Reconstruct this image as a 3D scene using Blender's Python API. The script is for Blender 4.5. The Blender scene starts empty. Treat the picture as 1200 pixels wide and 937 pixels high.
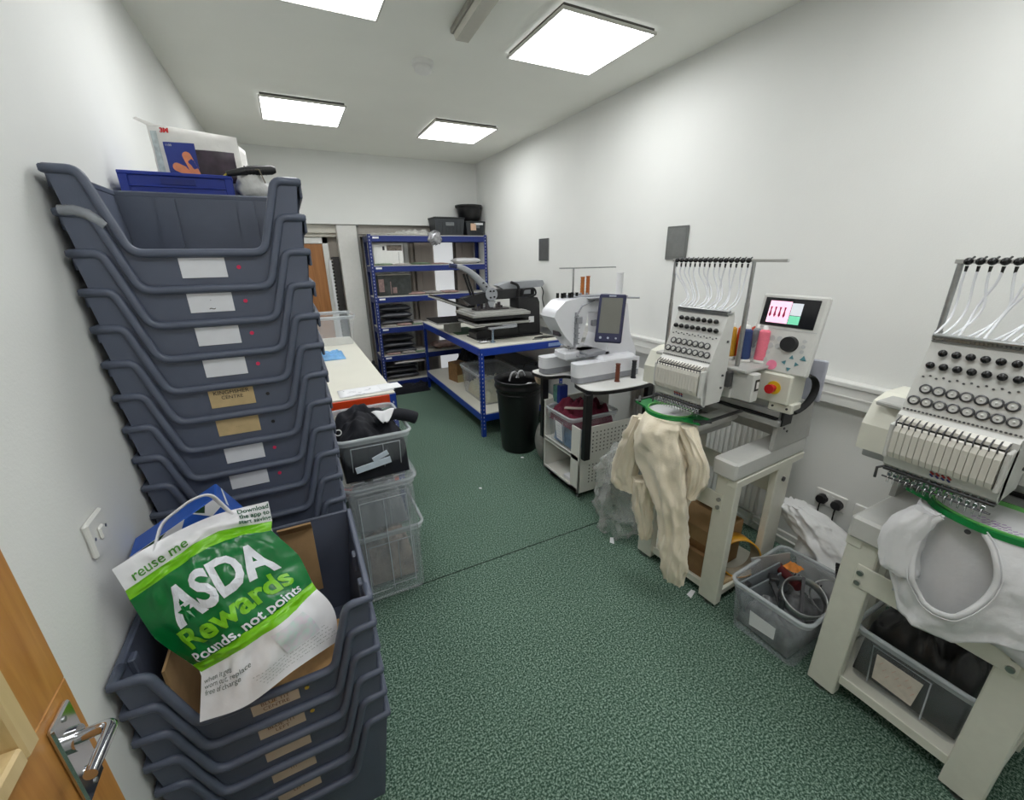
import bpy, bmesh, math, random
from mathutils import Vector, Matrix, Euler, noise
random.seed(11)
SC = bpy.context.scene
COL = SC.collection
PI = math.pi
V = Vector

# ------------------------------------------------------------------ helpers
def rotz(a): return Matrix.Rotation(a, 4, 'Z')
def rotx(a): return Matrix.Rotation(a, 4, 'X')
def roty(a): return Matrix.Rotation(a, 4, 'Y')
def tr(x, y, z): return Matrix.Translation((x, y, z))

class MB:
    """collects faces; build() links them as one mesh object"""
    def __init__(s):
        s.v = []; s.f = []; s.mi = 0; s.M = Matrix.Identity(4)
    def add(s, verts, faces, smooth=False):
        o = len(s.v)
        s.v += [tuple(s.M @ V(p)) for p in verts]
        for fc in faces: s.f.append(([i + o for i in fc], s.mi, smooth))
        return s
    def box(s, x0, y0, z0, x1, y1, z1, b=0.0):
        if x0 > x1: x0, x1 = x1, x0
        if y0 > y1: y0, y1 = y1, y0
        if z0 > z1: z0, z1 = z1, z0
        b = min(b, (x1-x0)*.49, (y1-y0)*.49, (z1-z0)*.49)
        if b <= 0:
            vs = [(x, y, z) for x in (x0, x1) for y in (y0, y1) for z in (z0, z1)]
            return s.add(vs, [(0,1,3,2),(4,6,7,5),(0,4,5,1),(2,3,7,6),(0,2,6,4),(1,5,7,3)])
        vs = []; ix = {}
        c = (x0, x1), (y0, y1), (z0, z1)
        for i in (0,1):
            for j in (0,1):
                for k in (0,1):
                    p = [c[0][i], c[1][j], c[2][k]]; sg = [1-2*i, 1-2*j, 1-2*k]
                    for a in range(3):
                        q = [p[t] + (0 if t == a else sg[t]*b) for t in range(3)]
                        ix[(i,j,k,a)] = len(vs); vs.append(tuple(q))
        fs = []
        for a in range(3):
            t, u = [q for q in range(3) if q != a]
            for e in (0,1):
                lp = []
                for (m, n) in ((0,0),(1,0),(1,1),(0,1)):
                    d = [0,0,0]; d[a] = e; d[t] = m; d[u] = n
                    lp.append(ix[(d[0],d[1],d[2],a)])
                fs.append(lp)
            for m in (0,1):
                for n in (0,1):
                    d0 = [0,0,0]; d1 = [0,0,0]
                    d0[t] = d1[t] = m; d0[u] = d1[u] = n; d1[a] = 1
                    fs.append([ix[(*d0,t)], ix[(*d1,t)], ix[(*d1,u)], ix[(*d0,u)]])
        for i in (0,1):
            for j in (0,1):
                for k in (0,1):
                    fs.append([ix[(i,j,k,0)], ix[(i,j,k,1)], ix[(i,j,k,2)]])
        return s.add(vs, fs)
    def bar(s, p0, p1, w, h, b=0.0, up=(0,0,1)):
        """box along p0->p1, w across, h along up"""
        p0 = V(p0); p1 = V(p1); d = p1-p0; L = d.length
        if L < 1e-6: return s
        x = d.normalized(); u = V(up)
        if abs(x.dot(u)) > .98: u = V((0,1,0))
        y = u.cross(x).normalized(); z = x.cross(y)
        m = Matrix((x, y, z)).transposed().to_4x4(); m.translation = p0
        o = s.M; s.M = o @ m
        s.box(0, -w/2, -h/2, L, w/2, h/2, b); s.M = o
        return s
    def cyl(s, p0, p1, r0, r1=None, n=16, caps=True, smooth=True):
        if r1 is None: r1 = r0
        p0 = V(p0); p1 = V(p1); d = (p1-p0)
        if d.length < 1e-7: return s
        z = d.normalized(); a = V((1,0,0)) if abs(z.x) < .8 else V((0,1,0))
        x = a.cross(z).normalized(); y = z.cross(x)
        r = [(x*math.cos(2*PI*i/n) + y*math.sin(2*PI*i/n)) for i in range(n)]
        A = [p0 + q*r0 for q in r]; B = [p1 + q*r1 for q in r]
        s.add(A+B, [(i, (i+1)%n, n+(i+1)%n, n+i) for i in range(n)], smooth)
        if caps:
            if r0 > 1e-6: s.add(A, [list(range(n))[::-1]])
            if r1 > 1e-6: s.add(B, [list(range(n))])
        return s
    def tube(s, pts, r, n=8, closed=False, caps=True, smooth=True, sx=1.0, up=None):
        P = [V(p) for p in pts]; m = len(P)
        if m < 2: return s
        rr = r if isinstance(r, (list, tuple)) else [r]*m
        rings = []; prev = None
        for i in range(m):
            if closed: t = P[(i+1) % m] - P[i-1]
            else: t = P[min(i+1, m-1)] - P[max(i-1, 0)]
            if t.length < 1e-9: t = V((0,0,1))
            t.normalize()
            if prev is None:
                a = V(up) if up else (V((0,0,1)) if abs(t.z) < .9 else V((1,0,0)))
                x = a.cross(t).normalized()
            else:
                x = prev - t*prev.dot(t)
                if x.length < 1e-6: x = V((1,0,0)).cross(t)
                x.normalize()
            prev = x; y = t.cross(x)
            rings.append([P[i] + x*math.cos(2*PI*k/n)*rr[i]*sx + y*math.sin(2*PI*k/n)*rr[i] for k in range(n)])
        vs = [q for rg in rings for q in rg]; fs = []
        for i in range(m if closed else m-1):
            j = (i+1) % m
            for k in range(n): fs.append((i*n+k, i*n+(k+1)%n, j*n+(k+1)%n, j*n+k))
        s.add(vs, fs, smooth)
        if caps and not closed:
            s.add(rings[0], [list(range(n))[::-1]]); s.add(rings[-1], [list(range(n))])
        return s
    def lathe(s, prof, n=24, smooth=True, center=(0,0,0)):
        """prof: list of (r, z) revolved about z"""
        cx, cy, cz = center; vs = []; fs = []; m = len(prof)
        for (r, z) in prof:
            for k in range(n): vs.append((cx + r*math.cos(2*PI*k/n), cy + r*math.sin(2*PI*k/n), cz+z))
        for i in range(m-1):
            for k in range(n): fs.append((i*n+k, i*n+(k+1)%n, (i+1)*n+(k+1)%n, (i+1)*n+k))
        return s.add(vs, fs, smooth)
    def prism(s, poly, pl, d0, d1, smooth=False):
        """poly in plane 'xy','xz','yz', extruded from d0 to d1 on the third axis"""
        def P(a, b, d): return {'xy': (a,b,d), 'xz': (a,d,b), 'yz': (d,a,b)}[pl]
        n = len(poly)
        A = [P(a, b, d0) for a, b in poly]; B = [P(a, b, d1) for a, b in poly]
        s.add(A, [list(range(n))]); s.add(B, [list(range(n))[::-1]])
        return s.add(A+B, [(i, n+i, n+(i+1)%n, (i+1)%n) for i in range(n)], smooth)
    def grid(s, fn, nu, nv, smooth=True, closed_u=False):
        vs = []; fs = []
        for j in range(nv+1):
            for i in range(nu + (0 if closed_u else 1)): vs.append(tuple(fn(i/nu, j/nv)))
        w = nu if closed_u else nu+1
        for j in range(nv):
            for i in range(nu): fs.append((j*w+i, j*w+(i+1)%w, (j+1)*w+(i+1)%w, (j+1)*w+i))
        return s.add(vs, fs, smooth)
    def ball(s, c, r, n=12, sc=(1,1,1)):
        c = V(c)
        def fn(u, v):
            a = 2*PI*u; b = PI*v
            return c + V((math.cos(a)*math.sin(b)*sc[0], math.sin(a)*math.sin(b)*sc[1], -math.cos(b)*sc[2]))*r
        return s.grid(fn, n, max(4, n//2), True, True)
    def build(s, name, mats, parent=None, solid=0.0, weld=False, subd=0, offset=0.0):
        me = bpy.data.meshes.new(name)
        me.from_pydata(s.v, [], [f[0] for f in s.f])
        if not isinstance(mats, (list, tuple)): mats = [mats]
        for m in mats: me.materials.append(m)
        me.polygons.foreach_set('material_index', [min(f[1], len(mats)-1) for f in s.f])
        me.polygons.foreach_set('use_smooth', [f[2] for f in s.f])
        if weld or solid:
            bm = bmesh.new(); bm.from_mesh(me)
            bmesh.ops.remove_doubles(bm, verts=bm.verts, dist=1e-5)
            bmesh.ops.recalc_face_normals(bm, faces=bm.faces)
            bm.to_mesh(me); bm.free()
        me.update()
        o = bpy.data.objects.new(name, me); COL.objects.link(o)
        if parent: o.parent = parent
        if solid:
            md = o.modifiers.new('shell', 'SOLIDIFY'); md.thickness = solid; md.offset = offset
        if subd:
            md = o.modifiers.new('sub', 'SUBSURF'); md.levels = subd; md.render_levels = subd
        return o

def thing(name, label, cat, loc=(0,0,0), rz=0.0, group=None):
    o = bpy.data.objects.new(name, None); COL.objects.link(o)
    o.empty_display_size = .05
    o.location = loc; o.rotation_euler = (0,0,rz)
    o['label'] = label; o['category'] = cat
    if group: o['group'] = group
    return o
def tag(o, label, cat, group=None, kind=None):
    o['label'] = label; o['category'] = cat
    if group: o['group'] = group
    if kind: o['kind'] = kind
    return o
def struct(o):
    o['kind'] = 'structure'; return o
def dup(root, loc, rz=None, label=None, group=None):
    r = root.copy(); COL.objects.link(r); r.location = loc
    if rz is not None: r.rotation_euler = (0,0,rz)
    if label: r['label'] = label
    if group: r['group'] = group
    for ch in list(root.children):
        c = ch.copy(); COL.objects.link(c); c.parent = r
        for g in list(ch.children):
            d = g.copy(); COL.objects.link(d); d.parent = c
    return r
def catmull(pts, n=6, closed=False):
    P = [V(p) for p in pts]; m = len(P); out = []
    for i in range(m if closed else m-1):
        g = (lambda k: P[k % m]) if closed else (lambda k: P[max(0, min(m-1, k))])
        a, b, c, d = g(i-1), g(i), g(i+1), g(i+2)
        for j in range(n):
            t = j/n
            out.append(.5*((2*b) + (c-a)*t + (2*a-5*b+4*c-d)*t*t + (3*b-a-3*c+d)*t*t*t))
    if not closed: out.append(P[-1].copy())
    return out
def round_poly(pts, r, n=4):
    """round the corners of an open 2-D/3-D polyline (ends kept)"""
    P = [V(p) for p in pts]; out = [P[0]]
    for i in range(1, len(P)-1):
        a = (P[i-1]-P[i]); b = (P[i+1]-P[i])
        rr = r[i] if isinstance(r, (list, tuple)) else r
        rr = min(rr, a.length*.49, b.length*.49)
        p = P[i] + a.normalized()*rr; q = P[i] + b.normalized()*rr
        for k in range(n+1):
            t = k/n
            out.append(p*(1-t)**2 + P[i]*2*t*(1-t) + q*t*t)
    out.append(P[-1]); return out
def rrect(w, d, r, n=5, cx=0, cy=0):
    out = []
    for (sx, sy, a0) in ((1,1,0), (-1,1,PI/2), (-1,-1,PI), (1,-1,1.5*PI)):
        for k in range(n+1):
            a = a0 + PI/2*k/n
            out.append((cx + sx*(w/2-r) + r*math.cos(a), cy + sy*(d/2-r) + r*math.sin(a)))
    return out
def fbm(p, o=3):
    return noise.fractal(V(p), 1.0, 2.0, o)

def text_mesh(txt, size, font_bold=0.0, spacing=1.0, align='LEFT', shear=0.0, maxlen=0.0):
    """flat lettering as (verts2d, faces)"""
    cu = bpy.data.curves.new('lettering', 'FONT')
    cu.body = txt; cu.size = size; cu.offset = font_bold; cu.space_character = spacing
    cu.align_x = align; cu.shear = shear; cu.resolution_u = 3; cu.fill_mode = 'FRONT'
    ob = bpy.data.objects.new('lettering', cu); COL.objects.link(ob)
    dg = bpy.context.evaluated_depsgraph_get(); dg.update()
    me = bpy.data.meshes.new_from_object(ob.evaluated_get(dg))
    bm = bmesh.new(); bm.from_mesh(me)
    bmesh.ops.remove_doubles(bm, verts=bm.verts, dist=1e-6)
    bmesh.ops.triangulate(bm, faces=bm.faces)
    if maxlen:
        for _ in range(4):
            es = [e for e in bm.edges if e.calc_length() > maxlen]
            if not es: break
            bmesh.ops.subdivide_edges(bm, edges=es, cuts=1)
            bmesh.ops.triangulate(bm, faces=bm.faces)
    bm.verts.ensure_lookup_table()
    vs = [(v.co.x, v.co.y) for v in bm.verts]; fs = [[v.index for v in f.verts] for f in bm.faces]
    bm.free(); bpy.data.meshes.remove(me); bpy.data.objects.remove(ob); bpy.data.curves.remove(cu)
    return vs, fs
def put_text(mb, txt, size, fn, **k):
    vs, fs = text_mesh(txt, size, **k)
    mb.add([tuple(fn(a, b)) for a, b in vs], fs)
    return mb

# ---------------------------------------------------------------- materials
_mats = {}
def mat(name, col, rough=.5, metal=0.0, var=.06, scale=30.0, bump=0.0, bscale=None, spec=.5, trans=0.0, alpha=1.0,
        col2=None, coat=0.0, sheen=0.0, emis=None, estr=0.0, detail=3.0, stretch=None):
    if name in _mats: return _mats[name]
    m = bpy.data.materials.new(name); m.use_nodes = True
    nt = m.node_tree; N = nt.nodes; L = nt.links
    b = N['Principled BSDF']
    tc = N.new('ShaderNodeTexCoord'); src = tc.outputs['Object']
    if stretch:
        mp = N.new('ShaderNodeMapping'); mp.inputs['Scale'].default_value = stretch
        L.new(src, mp.inputs['Vector']); src = mp.outputs['Vector']
    nz = N.new('ShaderNodeTexNoise'); nz.inputs['Scale'].default_value = scale; nz.inputs['Detail'].default_value = detail
    L.new(src, nz.inputs['Vector'])
    rp = N.new('ShaderNodeValToRGB')
    c = col if len(col) == 3 else col[:3]
    if col2 is None:
        lo = tuple(max(0, x*(1-var)) for x in c); hi = tuple(min(1, x*(1+var)) for x in c)
    else: lo, hi = c, col2
    rp.color_ramp.elements[0].position = .32; rp.color_ramp.elements[1].position = .68
    rp.color_ramp.elements[0].color = (*lo, 1); rp.color_ramp.elements[1].color = (*hi, 1)
    L.new(nz.outputs['Fac'], rp.inputs['Fac']); L.new(rp.outputs['Color'], b.inputs['Base Color'])
    b.inputs['Roughness'].default_value = rough; b.inputs['Metallic'].default_value = metal
    b.inputs['Specular IOR Level'].default_value = spec
    b.inputs['Transmission Weight'].default_value = trans
    b.inputs['Alpha'].default_value = alpha
    b.inputs['Coat Weight'].default_value = coat
    b.inputs['Sheen Weight'].default_value = sheen
    if emis:
        b.inputs['Emission Color'].default_value = (*emis, 1); b.inputs['Emission Strength'].default_value = estr
    if bump:
        n2 = N.new('ShaderNodeTexNoise'); n2.inputs['Scale'].default_value = bscale or scale*3; n2.inputs['Detail'].default_value = 4
        L.new(src, n2.inputs['Vector'])
        bp = N.new('ShaderNodeBump'); bp.inputs['Strength'].default_value = bump; bp.inputs['Distance'].default_value = .01
        L.new(n2.outputs['Fac'], bp.inputs['Height']); L.new(bp.outputs['Normal'], b.inputs['Normal'])
    _mats[name] = m
    return m
def S(r, g, b):
    """sRGB 0-255 to linear"""
    f = lambda c: (c/255/12.92) if c/255 <= .04045 else ((c/255+.055)/1.055)**2.4
    return (f(r), f(g), f(b))

M_wall = mat('painted_plaster', S(229,230,227), .7, var=.012, scale=3, bump=.08, bscale=160)
M_ceil = mat('ceiling_paint', S(238,239,232), .85, var=.015, scale=2, bump=.05, bscale=120)
M_trunk = mat('white_pvc', S(226,226,222), .35, var=.02)
M_gloss_white = mat('white_gloss_paint', S(228,228,224), .3, var=.02)
M_steel = mat('brushed_steel', S(170,172,172), .35, 1.0, var=.1, scale=60)
M_chrome = mat('chrome', S(205,205,208), .12, 1.0, var=.03)
M_black = mat('black_plastic', S(24,24,26), .4, var=.1)
M_rubber = mat('black_rubber', S(20,20,21), .8, var=.1)
M_card = mat('cardboard', S(164,132,92), .85, var=.08, scale=18, bump=.1)
M_paper = mat('white_paper', S(232,233,235), .75, var=.015)
M_ink = mat('dark_ink', S(45,42,45), .7, var=.1)
M_red = mat('red_plastic', S(196,28,34), .4, var=.05)

# carpet: needle-punch green with pale flecks
def carpet():
    m = bpy.data.materials.new('green_fleck_carpet'); m.use_nodes = True
    nt = m.node_tree; N = nt.nodes; L = nt.links; b = N['Principled BSDF']
    tc = N.new('ShaderNodeTexCoord')
    n1 = N.new('ShaderNodeTexNoise'); n1.inputs['Scale'].default_value = 340; n1.inputs['Detail'].default_value = 4; n1.inputs['Roughness'].default_value = .75
    n2 = N.new('ShaderNodeTexNoise'); n2.inputs['Scale'].default_value = 2.2; n2.inputs['Detail'].default_value = 4
    n3 = N.new('ShaderNodeTexNoise'); n3.inputs['Scale'].default_value = 420; n3.inputs['Detail'].default_value = 1
    for n in (n1, n2, n3): L.new(tc.outputs['Object'], n.inputs['Vector'])
    r1 = N.new('ShaderNodeValToRGB'); e = r1.color_ramp.elements
    e[0].position = .46; e[0].color = (*S(40,66,54), 1); e[1].position = .645; e[1].color = (*S(160,184,169), 1)
    k = e.new(.545); k.color = (*S(77,105,89), 1)
    n4 = N.new('ShaderNodeTexNoise'); n4.inputs['Scale'].default_value = 140; n4.inputs['Detail'].default_value = 3
    L.new(tc.outputs['Object'], n4.inputs['Vector'])
    ma = N.new('ShaderNodeMath'); ma.operation = 'MULTIPLY_ADD'; ma.inputs[1].default_value = .55; L.new(n4.outputs['Fac'], ma.inputs[0])
    mb_ = N.new('ShaderNodeMath'); mb_.operation = 'MULTIPLY'; mb_.inputs[1].default_value = .55; L.new(n1.outputs['Fac'], mb_.inputs[0]); L.new(mb_.outputs[0], ma.inputs[2])
    L.new(ma.outputs[0], r1.inputs['Fac'])
    r2 = N.new('ShaderNodeValToRGB'); r2.color_ramp.elements[0].color = (.80,.80,.80,1); r2.color_ramp.elements[1].color = (1.06,1.06,1.06,1)
    L.new(n2.outputs['Fac'], r2.inputs['Fac'])
    mx = N.new('ShaderNodeMix'); mx.data_type = 'RGBA'; mx.blend_type = 'MULTIPLY'; mx.inputs[0].default_value = 1
    L.new(r1.outputs['Color'], mx.inputs[6]); L.new(r2.outputs['Color'], mx.inputs[7])
    L.new(mx.outputs[2], b.inputs['Base Color'])
    b.inputs['Roughness'].default_value = .95; b.inputs['Specular IOR Level'].default_value = .15
    bp = N.new('ShaderNodeBump'); bp.inputs['Strength'].default_value = .5; bp.inputs['Distance'].default_value = .004
    L.new(n3.outputs['Fac'], bp.inputs['Height']); L.new(bp.outputs['Normal'], b.inputs['Normal'])
    return m
M_carpet = carpet()

def wood(name, c1, c2, vert=True):
    m = bpy.data.materials.new(name); m.use_nodes = True
    nt = m.node_tree; N = nt.nodes; L = nt.links; b = N['Principled BSDF']
    tc = N.new('ShaderNodeTexCoord'); mp = N.new('ShaderNodeMapping')
    mp.inputs['Scale'].default_value = (14, 14, .9) if vert else (.9, 14, 14)
    L.new(tc.outputs['Object'], mp.inputs['Vector'])
    n = N.new('ShaderNodeTexNoise'); n.inputs['Scale'].default_value = 3.5; n.inputs['Detail'].default_value = 6; n.inputs['Distortion'].default_value = .6
    L.new(mp.outputs['Vector'], n.inputs['Vector'])
    r = N.new('ShaderNodeValToRGB'); r.color_ramp.elements[0].position = .3; r.color_ramp.elements[1].position = .72
    r.color_ramp.elements[0].color = (*c1, 1); r.color_ramp.elements[1].color = (*c2, 1)
    L.new(n.outputs['Fac'], r.inputs['Fac']); L.new(r.outputs['Color'], b.inputs['Base Color'])
    b.inputs['Roughness'].default_value = .42
    return m
M_oak = wood('oak_veneer', S(172,114,52), S(200,144,76))
M_bead = wood('pale_beading', S(206,180,130), S(222,198,150))
M_brownwood = wood('brown_door_veneer', S(150,98,52), S(178,122,70))

# ------------------------------------------------------------------ room
WX0, WX1, WY0, WY1, H = -.491, 2.367, -.75, 5.634, 2.77
struct(MB().box(WX0-.12, WY0-.1, -.1, WX1+.12, 6.0, 0).build('floor', M_carpet))
struct(MB().box(WX0-.12, WY0-.1, H, WX1+.12, 6.0, H+.1).build('ceiling', M_ceil))
struct(MB().box(WX0-.1, WY0, 0, WX0, 6.0, H).build('wall_left', M_wall))
struct(MB().box(WX1, WY0, 0, WX1+.1, 6.0, H).build('wall_right', M_wall))
struct(MB().box(WX0, WY0-.1, 0, WX1, WY0, H).build('wall_front', M_wall))
# back: plaster above a run of recessed panels and a door
struct(MB().box(WX0, WY1, 2.02, WX1, WY1+.12, H).build('wall_back', M_wall))
M_beige = mat('beige_panel', S(168,160,150), .6, var=.05, scale=6, stretch=(6,6,.6))
M_edgegrey = mat('grey_frame_paint', S(150,148,142), .6, var=.04)  # plain grey for the strip at the column edge
mb = MB().box(WX0, 5.86, 0, WX1, 5.95, 2.02)
struct(mb.build('wall_back_recess', M_beige))
# carpet seam crossing the aisle
struct(MB().bar((.30,1.812,.0006), (1.62,1.81,.0006), .006, .0014).build('trim_floor_seam', mat('seam', S(30,44,36), .95)))

# trunking round the room and skirting
def trunking():
    m = MB()
    m.box(WX1-.055, WY0, .925, WX1, 5.3, 1.035, .006)
    m.box(WX1-.062, WY0, 1.025, WX1, 5.3, 1.05, .004)
    m.box(WX1-.058, WY0, .975, WX1-.05, 5.3, .983)
    return m
struct(trunking().build('trim_dado_trunking', M_trunk))
struct(MB().box(WX1-.018, WY0, 0, WX1, 5.6, .09, .004).build('baseboard_right', M_gloss_white))
struct(MB().box(WX0, .95, 0, WX0+.016, 5.6, .09, .004).build('baseboard_left', M_gloss_white))

# back-wall door and panels, each a structure of its own
y1 = 5.86
d = MB(); d.box(-.45, y1-.05, 0, .405, y1-.012, 1.81, .003)
door = struct(d.build('door_2', M_brownwood))
f = MB()
f.box(.405, y1-.07, 0, .47, y1, 1.885, .004); f.box(-.47, y1-.07, 1.81, .47, y1, 1.885, .004)
struct(f.build('trim_door_frame', M_gloss_white))
f = MB().box(WX0, y1-.1, 1.885, .60, y1-.005, 1.925, .004).box(WX0, y1-.14, 1.925, .60, y1-.005, 2.018, .004)
struct(f.build('trim_door_header', mat('cream_gloss', S(206,202,190), .4, var=.02)))
struct(MB().box(.575, 5.66, 0, .80, 5.83, 2.018, .006).build('trim_white_column', mat('column_white', S(222,221,216), .5, var=.02)))
struct(MB().box(.802, 5.70, 0, .835, 5.83, 2.0, .004).build('trim_column_edge', M_edgegrey))
struct(MB().box(.83, 5.70, 1.90, WX1, 5.86, 2.018, .004).box(.83,5.69,1.885,WX1,5.86,1.90,.003).build('trim_panel_header', mat('grey_header', S(165,160,152), .6, var=.03)))
M_bright = mat('white_panel_added_glow', S(244,245,244), .35, var=.01, emis=(.95,.98,1), estr=.45)  # mild glow added to brighten a white panel; no light source behind it
f = MB().box(.88, y1-.03, .0, 1.44, y1-.004, 1.885, .004); f.box(1.385, y1-.045, 0, 1.40, y1-.03, 1.885)
f.box(1.19, y1-.045, 0, 1.205, y1-.03, 1.60)
struct(f.build('trim_white_panel', M_gloss_white))
struct(MB().box(1.47, y1-.03, .0, 1.50, y1-.004, 1.885).box(1.52, y1-.06, 0, 1.74, y1-.004, 1.885, .004).box(1.60, y1-.066, 0, 1.606, y1-.06, 1.885).build('trim_beige_panel', mat('beige_laminate', S(178,168,158), .5, var=.04, scale=5, stretch=(5,5,.4))))
struct(MB().box(1.79, y1-.03, .0, 2.06, y1-.004, 1.885, .004).build('trim_glow_panel', M_bright))
struct(MB().box(2.06, y1-.05, .0, 2.085, y1-.004, 1.885).build('trim_dark_mullion', mat('dark_bronze', S(82,76,70), .5)))
struct(MB().box(2.10, y1-.045, .0, 2.355, y1-.004, 1.885, .004).box(2.19,y1-.05,0,2.20,y1-.045,1.885).build('trim_beige_panel_wide', mat('beige_laminate', S(178,168,158), .5)))

# ceiling lights: recessed-look surface panels
M_frame = mat('light_frame_white', S(205,203,196), .4, var=.02)
M_glow = bpy.data.materials.new('led_diffuser'); M_glow.use_nodes = True
_n = M_glow.node_tree; _n.nodes.clear()
_o = _n.nodes.new('ShaderNodeOutputMaterial'); _e = _n.nodes.new('ShaderNodeEmission')
_t = _n.nodes.new('ShaderNodeTexNoise'); _t.inputs['Scale'].default_value = 2
_r = _n.nodes.new('ShaderNodeValToRGB'); _r.color_ramp.elements[0].color = (.96,.985,1,1); _r.color_ramp.elements[1].color = (1,1,.99,1)
_n.links.new(_t.outputs['Fac'], _r.inputs['Fac']); _n.links.new(_r.outputs['Color'], _e.inputs['Color'])
LIGHT = 12.0
_e.inputs['Strength'].default_value = LIGHT
_n.links.new(_e.outputs['Emission'], _o.inputs['Surface'])
lights = [((.297,4.23), 'square ceiling light panel at the far left'), ((1.615,4.29), 'square ceiling light panel at the far right, nearest the back corner'),
          ((.285,2.27), 'ceiling light panel cut off at the top left of the photo'), ((1.635,2.36), 'large near ceiling light panel right of the batten, beside the right wall'),
          ((.29,.30), 'ceiling light panel overhead on the left, just above the camera'), ((1.64,.38), 'ceiling light panel overhead on the right, above the near machine')]
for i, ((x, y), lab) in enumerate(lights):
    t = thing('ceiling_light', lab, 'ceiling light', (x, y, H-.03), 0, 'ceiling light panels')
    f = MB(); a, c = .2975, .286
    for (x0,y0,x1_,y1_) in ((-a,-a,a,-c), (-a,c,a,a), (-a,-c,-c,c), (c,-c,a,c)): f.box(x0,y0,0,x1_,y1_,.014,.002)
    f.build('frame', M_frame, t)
    MB().box(-a+.012,-a+.012,.014,a-.012,a-.012,.03).build('shadow_gap_spacer', mat('shadow_gap_dark', S(70,68,64), .6), t)  # dark colour paints the shadow gap between frame and ceiling
    MB().box(-c,-c,.003,c,c,.012).build('diffuser', M_glow, t)
# smoke detector and emergency batten
t = thing('smoke_detector', 'round white smoke detector on the ceiling between the light panels', 'smoke detector', (.926,2.98,H-.06))
MB().lathe([(0,0),(.035,.0),(.05,.008),(.052,.028)], 28).build('sensor_head', M_trunk, t)
MB().lathe([(.046,.028),(.046,.036),(.062,.036),(.066,.042),(.066,.06)], 28).build('base', M_gloss_white, t)
t = thing('emergency_light', 'slim grey emergency batten fixed to the ceiling at the top centre', 'emergency light', (.985,2.18,H-.06), math.radians(-3))
MB().box(-.06,-.30,.03,.06,.34,.06,.006).build('gear_tray', mat('batten_grey', S(150,148,138), .5), t)
f = MB(); f.prism([(-.045,.03),(-.035,.004),(.035,.004),(.045,.03)], 'xz', -.29, .33)
f.build('diffuser', mat('batten_diffuser', S(196,194,182), .25, var=.02), t)

# left wall switch; right-wall steel plates; double sockets
def face_plate(x, y, z, w, h, sgn, name, lab, cat, m, extra=None):
    t = thing(name, lab, cat, (x, y, z))
    MB().box(0, -w/2, -h/2, sgn*.013, w/2, h/2, .005).build('plate', m, t)
    return t
t = face_plate(WX0, 1.145, 1.065, .088, .088, 1, 'wall_switch', 'white switch plate on the left wall above the door handle', 'switch', M_trunk)
MB().box(.012, -.014, -.014, .020, .010, .018, .004).build('rocker', M_gloss_white, t)
for yy in (-.03,.03): MB().cyl((.010,yy,0),(.0138,yy,0),.004,n=10).build('screw', M_steel, t)
M_plate = mat('satin_steel_plate', S(128,130,130), .38, .85, var=.1, scale=5)
for (y, z, w, h, lab) in ((2.172,1.715,.176,.212,'brushed grey blanking plate on the right wall above the thread stand'),
                          (3.90,1.70,.185,.215,'small grey blanking plate on the right wall above the heat press')):
    t = thing('outlet_cover_plate', lab, 'wall plate', (WX1, y, z))
    MB().box(0,-w/2,-h/2,-.014,w/2,h/2,.003).build('plate', M_plate, t)
    MB().box(-.014,-w/2+.012,-h/2+.02,-.016,w/2-.012,h/2-.012,.001).build('inner_cover', mat('satin_steel_inner', S(140,142,142), .3, .85), t)
def double_socket(y, lab):
    t = thing('double_socket', lab, 'socket', (WX1, y, .405))
    MB().box(0,-.073,-.043,-.011,.073,.043,.004).build('plate', M_trunk, t)
    for yy in (-.012, .014): MB().box(-.011,yy-.006,.008,-.0145,yy+.006,.026,.001).build('switch', M_gloss_white, t)
    return t
double_socket(.945, 'white double socket holding two black plugs on the right wall')
double_socket(.765, 'white socket plate half hidden behind the near machine stand')
def plug(y, pts, lab):
    t = thing('plug', lab, 'plug', (WX1-.011, y, .40), 0, 'black plugs in the wall socket')
    m = MB(); m.cyl((0,0,0),(-.03,0,0),.026,.022,n=18); m.box(-.004,-.022,-.022,-.028,.022,.018,.006)
    m.build('body', M_black, t)
    MB().tube(catmull([(-.02,0,-.02),(-.022,0,-.06)] + pts, 8), .0038, 8).build('flex', M_rubber, t)
plug(.978, [(-.02,-.004,-.16),(-.03,-.002,-.28),(-.03,.01,-.385)], 'left of the two black plugs, its cable hanging straight')
plug(.905, [(-.02,-.002,-.13),(-.03,-.02,-.26),(-.06,-.05,-.385)], 'right of the two black plugs, its cable curving behind the stand')

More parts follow.
